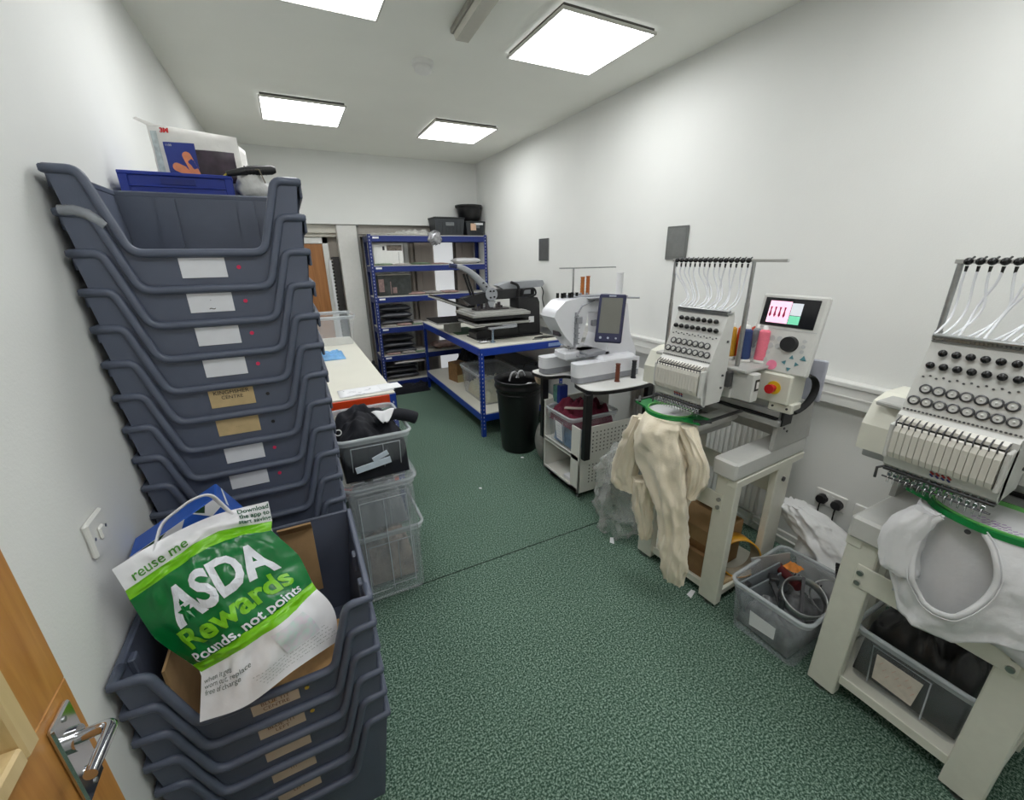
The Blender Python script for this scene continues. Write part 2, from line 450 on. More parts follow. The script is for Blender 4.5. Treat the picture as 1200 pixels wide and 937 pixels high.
# ------------------------------------------------------------------ open door at the left edge
def open_door():
    fx, ey = -.43, .775            # room-side face and free edge
    m = MB(); m.box(fx-.044, -.06, .008, fx, ey-.15-.0, 1.0-.0)   # lower leaf, left of the stile
    m = MB()
    m.box(fx-.044, -.06, .008, fx, ey, 1.012, .002)
    m.box(fx-.044, .665, 1.012, fx, ey, 2.0, .002); m.box(fx-.044, -.06, 1.012, fx, .05, 2.0, .002); m.box(fx-.044, .05, 1.85, fx, .665, 2.0, .002)
    d = struct(m.build('door_1', M_oak))
    b = MB()
    b.box(fx-.05, .635, 1.012, fx+.012, .665, 1.85, .004); b.box(fx-.05, .05, 1.012, fx+.012, .08, 1.85, .004)
    b.box(fx-.05, .08, 1.012, fx+.012, .635, 1.042, .004); b.box(fx-.05, .08, 1.82, fx+.012, .635, 1.85, .004)
    b.build('glazing_bead', M_bead, d)
    MB().box(fx-.026, .07, 1.03, fx-.018, .645, 1.83).build('glass_pane', mat('door_glass', S(206,190,150), .08, alpha=.55, var=.02), d)
    h = MB()
    h.box(fx, .690, .822, fx+.009, .748, .992, .003)
    h.build('handle_plate', M_chrome, d)
    h = MB()
    h.cyl((fx+.009,.719,.935),(fx+.016,.719,.935),.019,n=20)
    pts = round_poly([(fx+.01,.719,.935),(fx+.058,.719,.940),(fx+.060,.628,.952)], .016, 6)
    h.tube(pts, [.0095]*3+[.0095]*(len(pts)-4)+[.0085], 12)
    h.cyl((fx+.009,.719,.862),(fx+.015,.719,.862),.008,n=12)
    h.build('lever_handle', M_chrome, d)
    s = MB()
    for zz in (.835,.98): s.cyl((fx+.009,.719,zz),(fx+.011,.719,zz),.004,n=10)
    s.build('screw', M_steel, d)
open_door()

# ------------------------------------------------------------------ stacking bins
M_bin = mat('grey_bin_plastic', S(85,92,109), .42, var=.05, scale=14, bump=.06, bscale=300)
BH, LIP, HW, DEP, TAP = .366, .178, .262, .452, .118
def bin_mesh():
    m = MB()
    xr = lambda z: HW - TAP*(BH-z)
    yf = lambda z: .036*(BH-z) + .002
    yb = lambda z: DEP - .10*(BH-z)
    out = round_poly([(HW,BH,0),(.205,BH,0),(.150,LIP,0),(-.150,LIP,0),(-.205,BH,0),(-HW,BH,0)], [0,.020,.030,.030,.020,0], 5)
    # front panel under the dipped edge (fan of quads down to the floor line)
    n = len(out)
    for i in range(n-1):
        a, b = out[i], out[i+1]
        xa, za, xb, zb = a.x, a.y, b.x, b.y
        xa0 = max(-xr(0), min(xr(0), xa)); xb0 = max(-xr(0), min(xr(0), xb))
        xa = max(-xr(za), min(xr(za), xa)); xb = max(-xr(zb), min(xr(zb), xb))
        if abs(xa-xb) < 1e-6: continue
        m.add([(xa,yf(za),za),(xb,yf(zb),zb),(xb0,yf(0),0),(xa0,yf(0),0)], [(0,1,2,3)])
    for sx in (1,-1):
        m.add([(sx*xr(0),yf(0),0),(sx*xr(BH),yf(BH),BH),(sx*xr(BH),yb(BH),BH),(sx*xr(0),yb(0),0)], [(0,1,2,3)])
    m.add([(-xr(0),yb(0),0),(xr(0),yb(0),0),(xr(BH),yb(BH),BH),(-xr(BH),yb(BH),BH)], [(0,1,2,3)])
    m.add([(-xr(0),yf(0),0),(xr(0),yf(0),0),(xr(0),yb(0),0),(-xr(0),yb(0),0)], [(0,1,2,3)])
    # bead along the dipped front edge
    edge = [V((p.x, .002, p.y)) for p in out]
    edge = [V((HW, DEP*.12, BH))] + edge + [V((-HW, DEP*.12, BH))]
    edge = [V((p.x, p.y, p.z-.008)) for p in edge]
    m.tube(edge, .0095, 8, sx=1.0)
    # side and back rims with a turned-down skirt
    for sx in (1,-1):
        m.box(sx*(HW-.004), .0, BH-.016, sx*(HW+.010), DEP+.004, BH, .003)
        m.box(sx*(HW+.004), .03, BH-.046, sx*(HW+.010), DEP+.004, BH-.004, .002)
        for k in range(4):
            y = .075 + k*.095
            m.add([(sx*(xr(.02)+.0005), y, .02), (sx*(xr(.02)+.0005), y+.045, .02), (sx*(xr(BH-.03)+.006), y+.045, BH-.03), (sx*(xr(BH-.03)+.006), y, BH-.03)], [(0,1,2,3)])
    m.box(-HW-.01, DEP-.002, BH-.016, HW+.01, DEP+.006, BH, .003)
    for x in (-.155, .075):       # ribs moulded into the back wall
        m.prism([(yb(.04)-.010,.04),(yb(.04)+.002,.04),(yb(BH-.02)+.002,BH-.02),(yb(BH-.02)-.012,BH-.02)], 'yz', x, x+.052)
    return m
def build_bin(name, label, loc, group):
    t = thing(name, label, 'storage bin', loc, 0, group)
    bin_mesh().build('bin_body', M_bin, t, solid=.003, offset=0)
    return t
_binbody = None
def place_bin(x, y, z, label, group):
    global _binbody
    if _binbody is None:
        t = build_bin('stacking_bin', label, (x,y,z), group); _binbody = t
    else:
        t = _binbody.copy(); COL.objects.link(t); t.location = (x,y,z); t['label'] = label; t['group'] = group
        b = _binbody.children[0].copy(); COL.objects.link(b); b.parent = t
    return t
M_label = mat('bin_label_paper', S(222,224,230), .7, var=.02)
M_label2 = mat('bin_label_yellowed', S(196,172,128), .7, var=.07, scale=40)
M_label3 = mat('bin_label_buff', S(196,178,160), .7, var=.03)
def card(t, w, h, m, cx=-.005, zt=None, lines=(), ink=M_ink, size=.017, bold=0.0, dots=None):
    zt = LIP-.020 if zt is None else zt
    yy = lambda z: .036*(BH-z) + .002 - .0035
    mb = MB(); z0 = zt-h
    mb.add([(cx-w/2,yy(z0),z0),(cx+w/2,yy(z0),z0),(cx+w/2,yy(zt),zt),(cx-w/2,yy(zt),zt)], [(0,1,2,3)])
    c = mb.build('label_card', m, t, solid=.0008)
    if lines:
        for k, (s, dz, sc) in enumerate(lines):
            tx = MB(); put_text(tx, s, size*sc, lambda a, b: (cx+a, yy(zt-dz+b)-.0016, zt-dz+b), align='CENTER', font_bold=bold)
            tx.build('handwriting', ink, c)
    return c
def dot(t, x, z, m, nm='sticker_dot'):
    y = .036*(BH-z) + .002 - .002
    MB().cyl((x,y+.001,z),(x,y-.0015,z),.0055,n=12).build(nm, m, t)
M_dot = mat('pink_red_dot', S(206,40,84), .6)
M_dotg = mat('gold_dot', S(190,158,60), .4)
ordinal = ['topmost','second','third','fourth','fifth','sixth','seventh','eighth','ninth','tenth','eleventh','twelfth','thirteenth','fourteenth','fifteenth','sixteenth','lowest']
NT = 17
for k in range(NT):
    z = 1.862 - BH - .0935*k
    if k == NT-1: z = 0.0
    lab = 'grey open-front bin, %s from the top of the tall tower by the left wall' % ordinal[k]
    if k == 0: lab = 'empty grey open-front bin at the very top of the tall tower'
    elif k == 4: lab = 'fifth grey bin of the tall tower, with the handwritten yellowed card'
    elif k == 5: lab = 'sixth grey bin of the tall tower, with the plain yellowed card'
    elif k == NT-1: lab = 'lowest grey bin of the tall tower, standing on the carpet'
    t = place_bin(-.203-.0015*k, 1.451, z, lab, 'grey bins of the tall tower')
    if k == 1: card(t, .105, .052, M_label, lines=[('.', .02, 1.0), ('~', .050, 1.6)])
    elif k in (0,2,3,6): card(t, .105, .052, M_label)
    elif k == 7: card(t, .105, .05, M_label, cx=-.008)
    elif k == 4: card(t, .115, .062, M_label2, zt=LIP-.012, lines=[('KINGFISHER', .022, 1.0), ('CENTRE', .037, .9)])
    elif k == 5: card(t, .112, .060, M_label2, zt=LIP-.012, lines=[('- - -', .038, .6)], ink=mat('faded_ink', S(150,126,90), .8))
    if k in (0,1,2,3,6,7): dot(t, .078, LIP-.046, M_dot)
    elif k in (4,5): dot(t, .088, LIP-.05, M_black, 'rivet')
def notches(t):      # stacking notches moulded inside the side walls
    for sx in (1,-1):
        for yy_ in (.07, .20):
            m = MB(); x = HW - TAP*.05; m.box(sx*(x-.012), yy_, BH-.07, sx*(x+.002), yy_+.03, BH-.012, .003); m.build('stacking_notch', M_bin, t)
NF = 6
for k in range(NF):
    z = .803 - BH - .0872*k
    if k == NF-1: z = 0.0
    lab = ['top grey bin of the low front stack, holding the green carrier bag', 'second grey bin of the low front stack, its card ending in LEFT', 'third grey bin of the low front stack, with a blank buff card',
           'fourth grey bin down in the low front stack', 'fifth grey bin down in the low front stack', 'lowest grey bin of the low front stack, on the carpet'][k]
    t = place_bin(-.212, .954, z, lab, 'grey bins of the low front stack')
    if k < 5: card(t, .108, .040, M_label3, cx=.005, zt=LIP-.024, lines=[[('BLUE TIT', .015, 1), ('CENTRE', .032, 1)], [('BLUE TIT', .014, 1), ('LEFT', .030, 1)], [], [('TIT', .014, .8)], [('LEFT', .016, .9)]][k], ink=mat('brown_ink', S(120,84,66), .8), size=.0165)
    if k < 2: dot(t, .078, LIP-.040, M_dotg)
    if k == 0: notches(t)
# strip of clear tape wrapped over the left rim of the second bin
m = MB(); m.tube([(-.058,0,.012),(-.03,0,.012),(-.008,0,.004),(.020,0,-.022)], [.0125,.0135,.0135,.0125], 10)
o = m.build('clear_tape', mat('clear_tape', S(190,194,200), .12, alpha=.45, var=.1, bump=.4, bscale=60)); o.location = (-.405,1.4525,1.7525); tag(o, 'crinkled clear tape wrapped round the left rim of the second bin', 'tape')
# a second tower stands hidden behind the tall one and carries the blue tray
for k in range(17):
    z = 1.862 - BH - .0935*k
    if k == 16: z = 0.0
    place_bin(-.205-.0012*k, 1.953, z, 'grey bin of the tower hidden behind the tall front tower of bins', 'grey bins of the hidden rear tower')

# ------------------------------------------------------------------ things on top of the towers
M_bluebin = mat('blue_bin_plastic', S(26,52,150), .35, var=.06)
t = thing('parts_tray', 'blue plastic parts tray lying on top of the bin tower', 'tray', (-.30, 2.02, 1.862))
m = MB()
m.prism([(-.165,.075),(-.150,0),(.150,0),(.165,.075),(.160,.075),(.146,.005),(-.146,.005),(-.160,.075)], 'xz', 0, .28)
m.box(-.158,-.002,.0,.158,.004,.078,.002); m.box(-.158,.276,0,.158,.282,.078,.002)
m.box(-.166,-.010,.066,.166,.006,.078,.002); m.box(-.14,-.007,.030,.14,-.001,.036,.001)
m.box(-.166,-.008,0,-.140,.004,.07,.002); m.box(.140,-.008,0,.166,.004,.07,.002)
m.build('tray_body', M_bluebin, t)
MB().box(-.05,-.0085,.04,.05,-.0068,.058).build('label_slot', mat('blue_bin_dark', S(20,40,122), .4), t)
# earplug pouch
def pouch():
    t = thing('earplug_pouch', 'white plastic pouch with orange earplugs pictured on a blue panel, in the blue tray', 'pouch', (-.232, 2.10, 1.893), math.radians(-4))
    W, Hh = .135, .215
    def P(u, v):
        x = (u-.5)*2*W; z = v*Hh - .025*u
        th = .030*math.sin(PI*min(max(u,0),1))**.6*math.sin(PI*min(1,max(0,v)))**.5
        wr = .005*fbm((x*22, z*22, 1.3))
        return x, z, th, wr
    m = MB()
    m.grid(lambda u, v: (P(u,v)[0], -P(u,v)[2]-.002+P(u,v)[3]*math.sin(PI*v), P(u,v)[1]), 20, 18)
    m.grid(lambda u, v: (P(u,v)[0], P(u,v)[2]+.002, P(u,v)[1]), 20, 18)
    m.build('pouch_body', mat('white_foil_pouch', S(226,224,220), .3, var=.03, bump=.15, bscale=24), t)
    def fr(x, z, e):
        u = x/(2*W)+.5; v = (z+.025*u)/Hh
        return (x, -P(u,v)[2]-.002+P(u,v)[3]*math.sin(PI*v)-e, z)
    def patch(x0, z0, x1, z1, mt, e, nm, par=t):
        mm = MB(); mm.grid(lambda u, v: fr(x0+(x1-x0)*u, z0+(z1-z0)*v, e), 10, 8); return mm.build(nm, mt, par)
    patch(-.095,.03,.0,.155, mat('pouch_blue', S(36,56,140), .4, var=.12, scale=25), .0015, 'blue_panel')
    patch(.0,.03,.118,.135, mat('pouch_dark', S(60,46,60), .4, var=.5, scale=22), .0015, 'dark_photo')
    def plugm(x0, z0, x1, z1, r):
        mm = MB()
        pts = [fr(x0+(x1-x0)*k/8, z0+(z1-z0)*k/8, .0028) for k in range(9)]
        dx, dz = x1-x0, z1-z0; L = math.hypot(dx, dz); nx, nz = -dz/L, dx/L
        poly = []
        for k in range(9): poly.append((x0+dx*k/8+nx*r, z0+dz*k/8+nz*r))
        for k in range(7):
            a = PI/2 - PI*(k+1)/8; poly.append((x1+nx*r*math.sin(a)+dx/L*r*math.cos(a), z1+nz*r*math.sin(a)+dz/L*r*math.cos(a)))
        for k in range(8,-1,-1): poly.append((x0+dx*k/8-nx*r, z0+dz*k/8-nz*r))
        mm.add([fr(a, b, .0030) for a, b in poly], [list(range(len(poly)))])
        return mm
    mo = mat('earplug_orange', S(240,150,106), .5, var=.08, scale=40)
    plugm(-.016,.05,-.068,.076,.014).build('earplug_picture', mo, t); plugm(-.010,.045,-.030,.112,.014).build('earplug_picture', mo, t)
    tx = MB(); put_text(tx, '3M', .021, lambda a, b: fr(-.098+a, .186+b, .002), font_bold=.0012); tx.build('red_lettering', M_red, t)
    tx = MB(); put_text(tx, '1100', .010, lambda a, b: fr(-.090+a, .142+b, .0022)); tx.build('white_lettering', M_paper, t)
    patch(-.128,.02,-.108,.19, mat('pouch_grey_print', S(190,200,200), .5, var=.2, scale=60), .0014, 'side_print')
    mm = MB(); mm.add([fr(-.13,.205,.0),fr(-.10,.208,.0),(-.165,.02,.235),(-.175,.02,.230)], [(0,1,2,3)])
    mm.build('torn_corner', mat('white_foil_pouch', (1,1,1)), t, solid=.0015)
    # second face turning away on the right
    mm = MB(); mm.grid(lambda u, v: (.128+.022*u, -.004+.05*u, .02+.150*v-.015*u), 4, 8); mm.build('gusset', mat('white_foil_pouch', (1,1,1)), t, solid=.002)
pouch()
t = thing('hand_tool', 'black ribbed tool handle sticking out of the blue tray', 'tool', (-.118, 2.015, 1.958), math.radians(8))
m = MB(); m.tube([(-.03,0,-.012),(.02,0,.0),(.05,0,.006),(.12,0,.014),(.135,0,.015)], [.009,.013,.016,.017,.010], 12, sx=.8); 
for k in range(7): m.tube([(.03+k*.011,0,.003+k*.0013),(.035+k*.011,0,.0035+k*.0013)], [.0172,.0172], 12, sx=.82)
m.build('grip', M_black, t)
MB().bar((-.05,.03,-.03),(-.02,0,-.008),.016,.006).build('blade', mat('yellow_blade', S(200,180,60), .4), t)
t = thing('plastic_bag_bundle', 'crumpled clear bag behind the top right rim of the bin tower', 'bag', (-.075, 2.06, 1.862))
m = MB()
m.grid(lambda u, v: ((.055+.015*fbm((u*6,v*6,3)))*math.cos(2*PI*u)*math.sin(PI*(.12+.88*v)), .06*math.sin(2*PI*u)*math.sin(PI*(.12+.88*v)), .055-.055*math.cos(PI*v)+.012*fbm((u*5,v*7,9))), 24, 14, True, True)
m.build('bag_film', mat('grey_film', S(206,206,204), .25, var=.08, scale=40, bump=.4, bscale=50), t)
MB().bar((-.02,-.02,.10),(.035,-.05,.105),.012,.004).bar((.035,-.05,.105),(.048,-.05,.06),.012,.004).build('tape_tab', mat('kraft_strap', S(120,112,96), .6), t)

# ------------------------------------------------------------------ carrier bag in the front bin
BAGC = [[(-0.453,1.070,1.007),(-0.379,1.120,1.020),(-0.274,1.170,1.027),(-0.153,1.200,1.016)],
[(-0.441,1.060,0.951),(-0.358,1.100,0.975),(-0.265,1.140,0.991),(-0.152,1.180,0.964)],
[(-0.438,1.055,0.927),(-0.353,1.085,0.954),(-0.259,1.120,0.974),(-0.157,1.165,0.945)],
[(-0.413,1.035,0.820),(-0.319,1.030,0.874),(-0.224,1.060,0.897),(-0.102,1.120,0.874)],
[(-0.353,1.000,0.741),(-0.267,0.985,0.782),(-0.170,1.010,0.804),(-0.080,1.080,0.803)],
[(-0.337,0.985,0.726),(-0.251,0.965,0.767),(-0.157,0.990,0.789),(-0.072,1.060,0.792)],
[(-0.349,0.925,0.643),(-0.253,0.915,0.648),(-0.148,0.940,0.671),(-0.047,1.000,0.649)]]
def cr(a, b, c, d, t): return .5*((2*b) + (c-a)*t + (2*a-5*b+4*c-d)*t*t + (3*b-a-3*c+d)*t*t*t)
def bagS(u, v):
    """u 0..1 across, v 0..6 down the rows"""
    def row(j):
        j = max(0, min(6, j)); R_ = [V(p) for p in BAGC[j]]
        x = max(0, min(2.9999, u*3)); i = int(x); t = x-i
        return cr(R_[i]*2-R_[i+1] if i == 0 else R_[i-1], R_[i], R_[i+1], (R_[i+1]*2-R_[i]) if i == 2 else R_[i+2], t)
    v = max(0, min(5.9999, v)); j = int(v); t = v-j
    r0, r1, r2, r3 = row(j-1), row(j), row(j+1), row(j+2)
    if j == 0: r0 = r1*2-r2
    if j == 5: r3 = r2*2-r1
    # linear between near-spaced rows keeps the stripe edges crisp
    return r1.lerp(r2, t) if j in (1, 4) else cr(r0, r1, r2, r3, t)*.5 + r1.lerp(r2, t)*.5
def bagN(u, v):
    e = .01; a = bagS(min(1,u+e), v)-bagS(max(0,u-e), v); b = bagS(u, v+.06)-bagS(u, max(0,v-.06))
    n = b.cross(a)
    if n.length < 1e-9: return V((0,-1,0))
    n.normalize()
    return n if n.y < 0 else -n
def bagP(u, v, e=0.0):
    p = bagS(u, v); n = bagN(u, v)
    fade = min(1, 6*min(u, 1-u))*min(1, 2*v)*min(1, 1.5*(6-v))
    rg = lambda a, b, c: (1-abs(fbm((a, b, c), 2)))**3
    w = .016*fbm((u*3.2+v*.5, v*.9, 2.2)) + .006*fbm((u*9, v*2.2, 7.7)) + .008*(rg(u*2.6+v*.55, v*.5-u, 3.3)-.4) + .004*(rg(u*6-v*.9, v*.8+u*3, 8.1)-.4) - .010*math.exp(-((u-.86)**2/.006+(v-2.75)**2/.10))
    if v > 5: w += .006*math.sin(u*22 + v*5)*min(1,(v-5)*1.5)
    if v > 5: p.x += .022*u**5*math.sin(PI*(v-5))
    return p + n*(w*fade + e + .016*math.sin(PI*u)*math.sin(PI*v/6))
def carrier_bag():
    t = thing('carrier_bag', 'stuffed green and white plastic carrier bag lying in the low front bin', 'bag', (0,0,0))
    t.location = (-.26, 1.06, .80); O = V(t.location)
    mw = mat('bag_white_film', S(232,232,236), .28, var=.02, bump=.12, bscale=30)
    mg = mat('bag_dark_green', S(0,112,50), .26, var=.10, scale=14, bump=.10, bscale=40)
    ml = mat('bag_lime', S(122,196,28), .28, var=.05, bump=.08, bscale=40)
    bands = [(0,1,0),(1,2,2),(2,3,1),(3,4,1),(4,5,2),(5,6,0)]
    m = MB()
    for a, b, k in bands:
        m.mi = k; m.grid(lambda u, v: bagP(u, a+(b-a)*v)-O, 44, 12 if b-a else 1)
    m.mi = 0     # the back of the bag, bulging into the bin
    def back(u, v):
        p = bagP(u, v*6); d = .075*math.sin(PI*u)**.7*math.sin(PI*v)**.7
        return p + V((.0, .75, -.55))*d - O
    m.grid(back, 30, 20)
    m.build('bag_body', [mw, mg, ml], t, weld=True)
    def lettering(name, mt, items, e=.0022):
        x = MB()
        for (txt, u0, v0, size, aspect, k) in items:
            # text plane: a along u, b against v
            su, sv = size
            vs, fs = text_mesh(txt, 1.0, maxlen=.12, **k)
            slope = aspect
            pts = []
            for (a, b) in vs:
                u = u0 + a*su + b*slope; v = v0 - b*sv
                pts.append(tuple(bagP(min(.995,max(.005,u)), min(5.98,max(.02,v)), e)-O))
            x.add(pts, fs)
        return x.build(name, mt, t)
    lettering('white_lettering', mat('bag_print_white', S(226,230,238), .35), [('ASDA', .205, 3.12, (.265,1.10), .0, dict(font_bold=.035, spacing=.95)),
                                                ('Pounds, not points', .10, 3.96, (.1045,.36), 0, dict(font_bold=.02, spacing=1.0))])
    lettering('lime_lettering', ml, [('Rewards', .13, 3.62, (.215,.62), 0, dict(font_bold=.03))])
    lettering('green_lettering', mat('bag_print_green', S(70,140,40), .4), [('reuse me', .07, .86, (.105,.62), 0, dict(font_bold=.01))])
    lettering('dark_green_lettering', mat('bag_print_dkgreen', S(30,90,66), .4), [('Download', .80, .30, (.046,.30), 0, dict(font_bold=.02)), ('the app to', .80, .58, (.046,.30), 0, dict(font_bold=.02)), ('start saving', .785, .86, (.046,.30), 0, dict(font_bold=.02))])
    mp = mat('bag_small_print', S(90,100,96), .5)
    for k, q in enumerate(('when it gets', 'worn out, replace', 'free of charge')): lettering('small_print', mp, [(q, .03+.005*k, 5.30+.12*k, (.05,.14), 0, {})])
    lettering('dashed_print', mp, [('- -- - --- -- -- - -- --- -- - --- -- - --', .40+.02*k, 5.62+.06*k, (.04,.07), 0, {}) for k in range(5)])
    # star cut in the A
    x = MB(); st = []
    for k in range(10):
        r = (.042, .017)[k % 2]; a = PI/2 + k*PI/5
        st.append((.285 + r*math.cos(a), 2.93 - r*6.2*math.sin(a)))
    pts = [tuple(bagP(a, b, .0042)-O) for a, b in st]; c = tuple(bagP(.285, 2.93, .0046)-O)
    x.add(pts+[c], [(k, (k+1) % 10, 10) for k in range(10)])
    x.build('star_mark', mg, t)
    # holographic pale sticker
    x = MB(); x.grid(lambda u, v: bagP(.56+.24*u+.08*v, 5.10+.52*v, .003)-O, 8, 8)
    x.build('pale_sticker', mat('pale_print', S(226,214,226), .3, var=.10, scale=60, col2=S(206,226,222)), t)
    # loop handle standing up behind the mouth
    hd = round_poly([(-.390,1.115,1.000),(-.372,1.150,1.050),(-.310,1.175,1.082),(-.272,1.185,1.085),(-.238,1.18,1.015)], .02, 5)
    x = MB(); x.tube([p-O for p in hd], .017, 10, sx=.2, up=(0,1,0)); x.build('handle', mw, t)
carrier_bag()
# printed carton behind the bag's mouth
t = thing('blue_carton', 'blue and white printed carton poking out of the carrier bag by the wall', 'carton', (-.352, 1.285, .925), math.radians(6))
m = MB(); m.M = roty(math.radians(-27)); m.box(-.115,-.045,-.12,.115,.045,.07,.003)
m.build('carton_body', mat('carton_blue', S(44,94,190), .4, var=.06), t)
x = MB(); x.M = roty(math.radians(-27))
x.add([(-.114,-.0462,.069),(.03,-.0462,.069),(.0,-.0462,.045),(-.06,-.0462,.055),(-.114,-.0462,.030)], [(0,1,2,3,4)])
x.add([(.05,-.0462,.068),(.112,-.0462,.068),(.112,-.0462,.04),(.075,-.0462,.03)], [(0,1,2,3)])
x.add([(.1155,-.03,.02),(.1155,.04,.045),(.1155,.04,.052),(.1155,-.03,.03)], [(0,1,2,3)])
x.build('white_print', M_paper, t)
x = MB(); x.M = roty(math.radians(-27)); x.add([(-.09,-.0466,.068),(-.02,-.0466,.068),(-.05,-.0466,.058)], [(0,1,2)]); x.add([(.055,-.0466,.068),(.085,-.0466,.068),(.07,-.0466,.05)], [(0,1,2)])
x.build('dark_print', mat('carton_green', S(36,70,44), .5), t)
# card inside the top front bin
t = thing('cardboard_sheet', 'torn brown cardboard flap standing in the front bin right of the carrier bag', 'cardboard', (-.112, 1.30, .595))
m = MB(); m.M = rotx(math.radians(-8)); m.box(-.05,-.003,0,.045,.003,.225); m.M = rotx(math.radians(-8)) @ tr(0,0,.225) @ rotx(math.radians(50)); m.box(-.05,-.003,-.005,.045,.003,.05)
m.build('sheet', M_card, t)
t = thing('cardboard_box', 'open brown cardboard lining the left side of the front bin under the bag', 'cardboard box', (-.40, 1.16, .46))
m = MB()
m.box(-.006,-.17,.0,0,.17,.30); m.box(0,-.17,0,.30,-.166,.11); m.box(.0,-.17,0,.30,.17,.004)
m.build('box_body', M_card, t)
t = thing('paper_sheaf', 'thin stack of card edges showing under the bag at the front bin edge', 'paper', (-.12, 1.03, .575), math.radians(12))
m = MB()
for k in range(4): m.box(-.11+.01*k,-.05,k*.004,.12-.006*k,.10,k*.004+.003)
m.build('sheets', mat('buff_card', S(190,150,100), .8, var=.15), t)

# ------------------------------------------------------------------ clear storage boxes
M_clear = mat('clear_polypropylene', S(214,222,228), .16, var=.03, alpha=.10, bump=.05, bscale=12)
M_clearrim = mat('clear_rim', S(222,228,232), .18, var=.03, alpha=.42)
M_foggy = mat('foggy_polypropylene', S(206,212,218), .22, var=.04, alpha=.17, bump=.05, bscale=12)
def clear_box(name, label, loc, w, d, h, rz=0, group=None, tap=.03, mt=None, emboss=True, face=0):
    """open-topped box; face 0 = front is -y, 1 = front is -x"""
    t = thing(name, label, 'storage box', loc, rz, group)
    mt = mt or M_clear
    m = MB(); r = .035; n = 5
    lo = rrect(w-2*tap, d-2*tap, r*.8, n); hi = rrect(w, d, r, n); k = len(lo)
    vs = [(x,y,.004) for x,y in lo] + [(x,y,h) for x,y in hi]
    m.add(vs, [(i,(i+1)%k,k+(i+1)%k,k+i) for i in range(k)], True)
    m.add([(x,y,.004) for x,y in lo], [list(range(k))])
    m.build('box_body', mt, t, weld=True, solid=.0035)
    m = MB()
    m.tube([(x,y,h-.004) for x,y in rrect(w+.012, d+.012, r+.006, n)], .0085, 8, closed=True)
    o2 = [(x,y) for x,y in rrect(w+.010, d+.010, r+.005, n)]
    m.add([(x,y,h) for x,y in o2]+[(x,y,h-.028) for x,y in o2], [(i,(i+1)%k,k+(i+1)%k,k+i) for i in range(k)], True)
    m.build('rim', M_clearrim, t)
    if emboss:
        m = MB(); q = .66
        if face == 0:
            f = lambda a, z: (a*w, -d/2+tap*(1-z/h)-.003, z)
        else:
            f = lambda a, z: (-w/2+tap*(1-z/h)-.003, a*d, z)
        for a in (-.34, .10, .34): m.tube([f(a,.03), f(a,h*.80)], .0022, 6)
        m.tube([f(-.34,h*.80), f(.34,h*.80)], .0022, 6)
        m.build('moulded_rib', M_clearrim, t)
    return t
def cloth_pile(name, label, cat, loc, w, d, h, mt, seed=1, rz=0, group=None, amp=.35, fq=9, n=26, pw=.35, lip=0.0):
    """a soft heap: rounded-rectangle footprint, folded top"""
    m = MB()
    def top(u, v):
        x = (u-.5)*w; y = (v-.5)*d
        e = (max(0, 1-abs(2*u-1)**4)*max(0, 1-abs(2*v-1)**4))**pw
        f = abs(fbm((x*fq+seed*3.1, y*fq*1.3, seed)))*1.1 + .5*fbm((x*fq*2.3, y*fq*.8+seed, seed*2.))
        return (x, y, max(.002, h*e*(1-amp + amp*f*1.3)))
    m.grid(top, n, n)
    m.grid(lambda u, v: ((u-.5)*w*.99, (v-.5)*d*.99, 0), 2, 2)
    o = m.build(name, mt, None); o.location = loc; o.rotation_euler = (0,0,rz)
    return tag(o, label, cat, group)
M_blackcloth = mat('black_cotton', S(17,19,28), .9, var=.25, scale=12, bump=.15, bscale=60)
M_whitecloth = mat('white_cotton', S(226,226,228), .9, var=.02, bump=.12, bscale=90)
M_greycloth = mat('grey_mixed_cloth', S(150,152,156), .9, var=.2, scale=9)
M_brownmix = mat('brown_mixed_contents', S(150,130,116), .85, var=.35, scale=16)

BX = .228
boxC = clear_box('clear_box', 'bottom clear box of the aisle stack, half hidden by the leaning lid', (BX+.015, 2.085, 0), .335, .44, .345)
cloth_pile('folded_clothes', 'brown and grey contents of the bottom clear box', 'clothes', (BX+.015, 2.085, .008), .25, .35, .25, M_brownmix, 3)
boxB = clear_box('clear_box', 'middle clear box of the aisle stack, with pale contents under its lid', (BX+.0, 2.075, .347), .325, .44, .275, mt=M_foggy)
cloth_pile('folded_clothes', 'pale grey contents of the middle clear box', 'clothes', (BX, 2.075, .355), .245, .35, .19, M_greycloth, 5)
def box_lid(name, label, loc, w, d, parent=None):
    m = MB(); n = 5; r = .03
    o = rrect(w, d, r, n); i_ = rrect(w-.03, d-.03, r*.8, n); k = len(o)
    m.add([(x,y,.012) for x,y in i_], [list(range(k))])
    m.add([(x,y,.0) for x,y in o]+[(x,y,.018) for x,y in o]+[(x,y,.018) for x,y in i_]+[(x,y,.012) for x,y in i_],
          [(a*k+i,a*k+(i+1)%k,(a+1)*k+(i+1)%k,(a+1)*k+i) for a in range(3) for i in range(k)], True)
    x = m.build(name, M_foggy, parent, weld=True, solid=.003)
    return x
lid = box_lid('lid', '', None, .355, .465, boxB); lid.location = (0,0,.277)
g = MB()
for a in (-.10,.0,.10): g.box(a-.03,-.20,.013,a+.03,.20,.020,.002)
g.build('lid_ridge', M_clearrim, boxB).location = (0,0,.277)
boxA = clear_box('clear_box', 'top clear box of the aisle stack, full of black clothes', (BX, 2.075, .645), .325, .44, .228)
m = MB()
m.bar((-.10,-.2215,.075),(.06,-.2245,.10),.010,.028); m.bar((-.02,-.2230,.112),(.05,-.2255,.140),.008,.022)
m.build('packing_label', mat('clear_pack_film', S(214,224,236), .3), boxA)
cloth_pile('black_clothes', 'heap of black clothes filling the top clear box', 'clothes', (BX, 2.075, .655), .296, .41, .262, M_blackcloth, 8, amp=.20, fq=5, n=44, pw=.14)
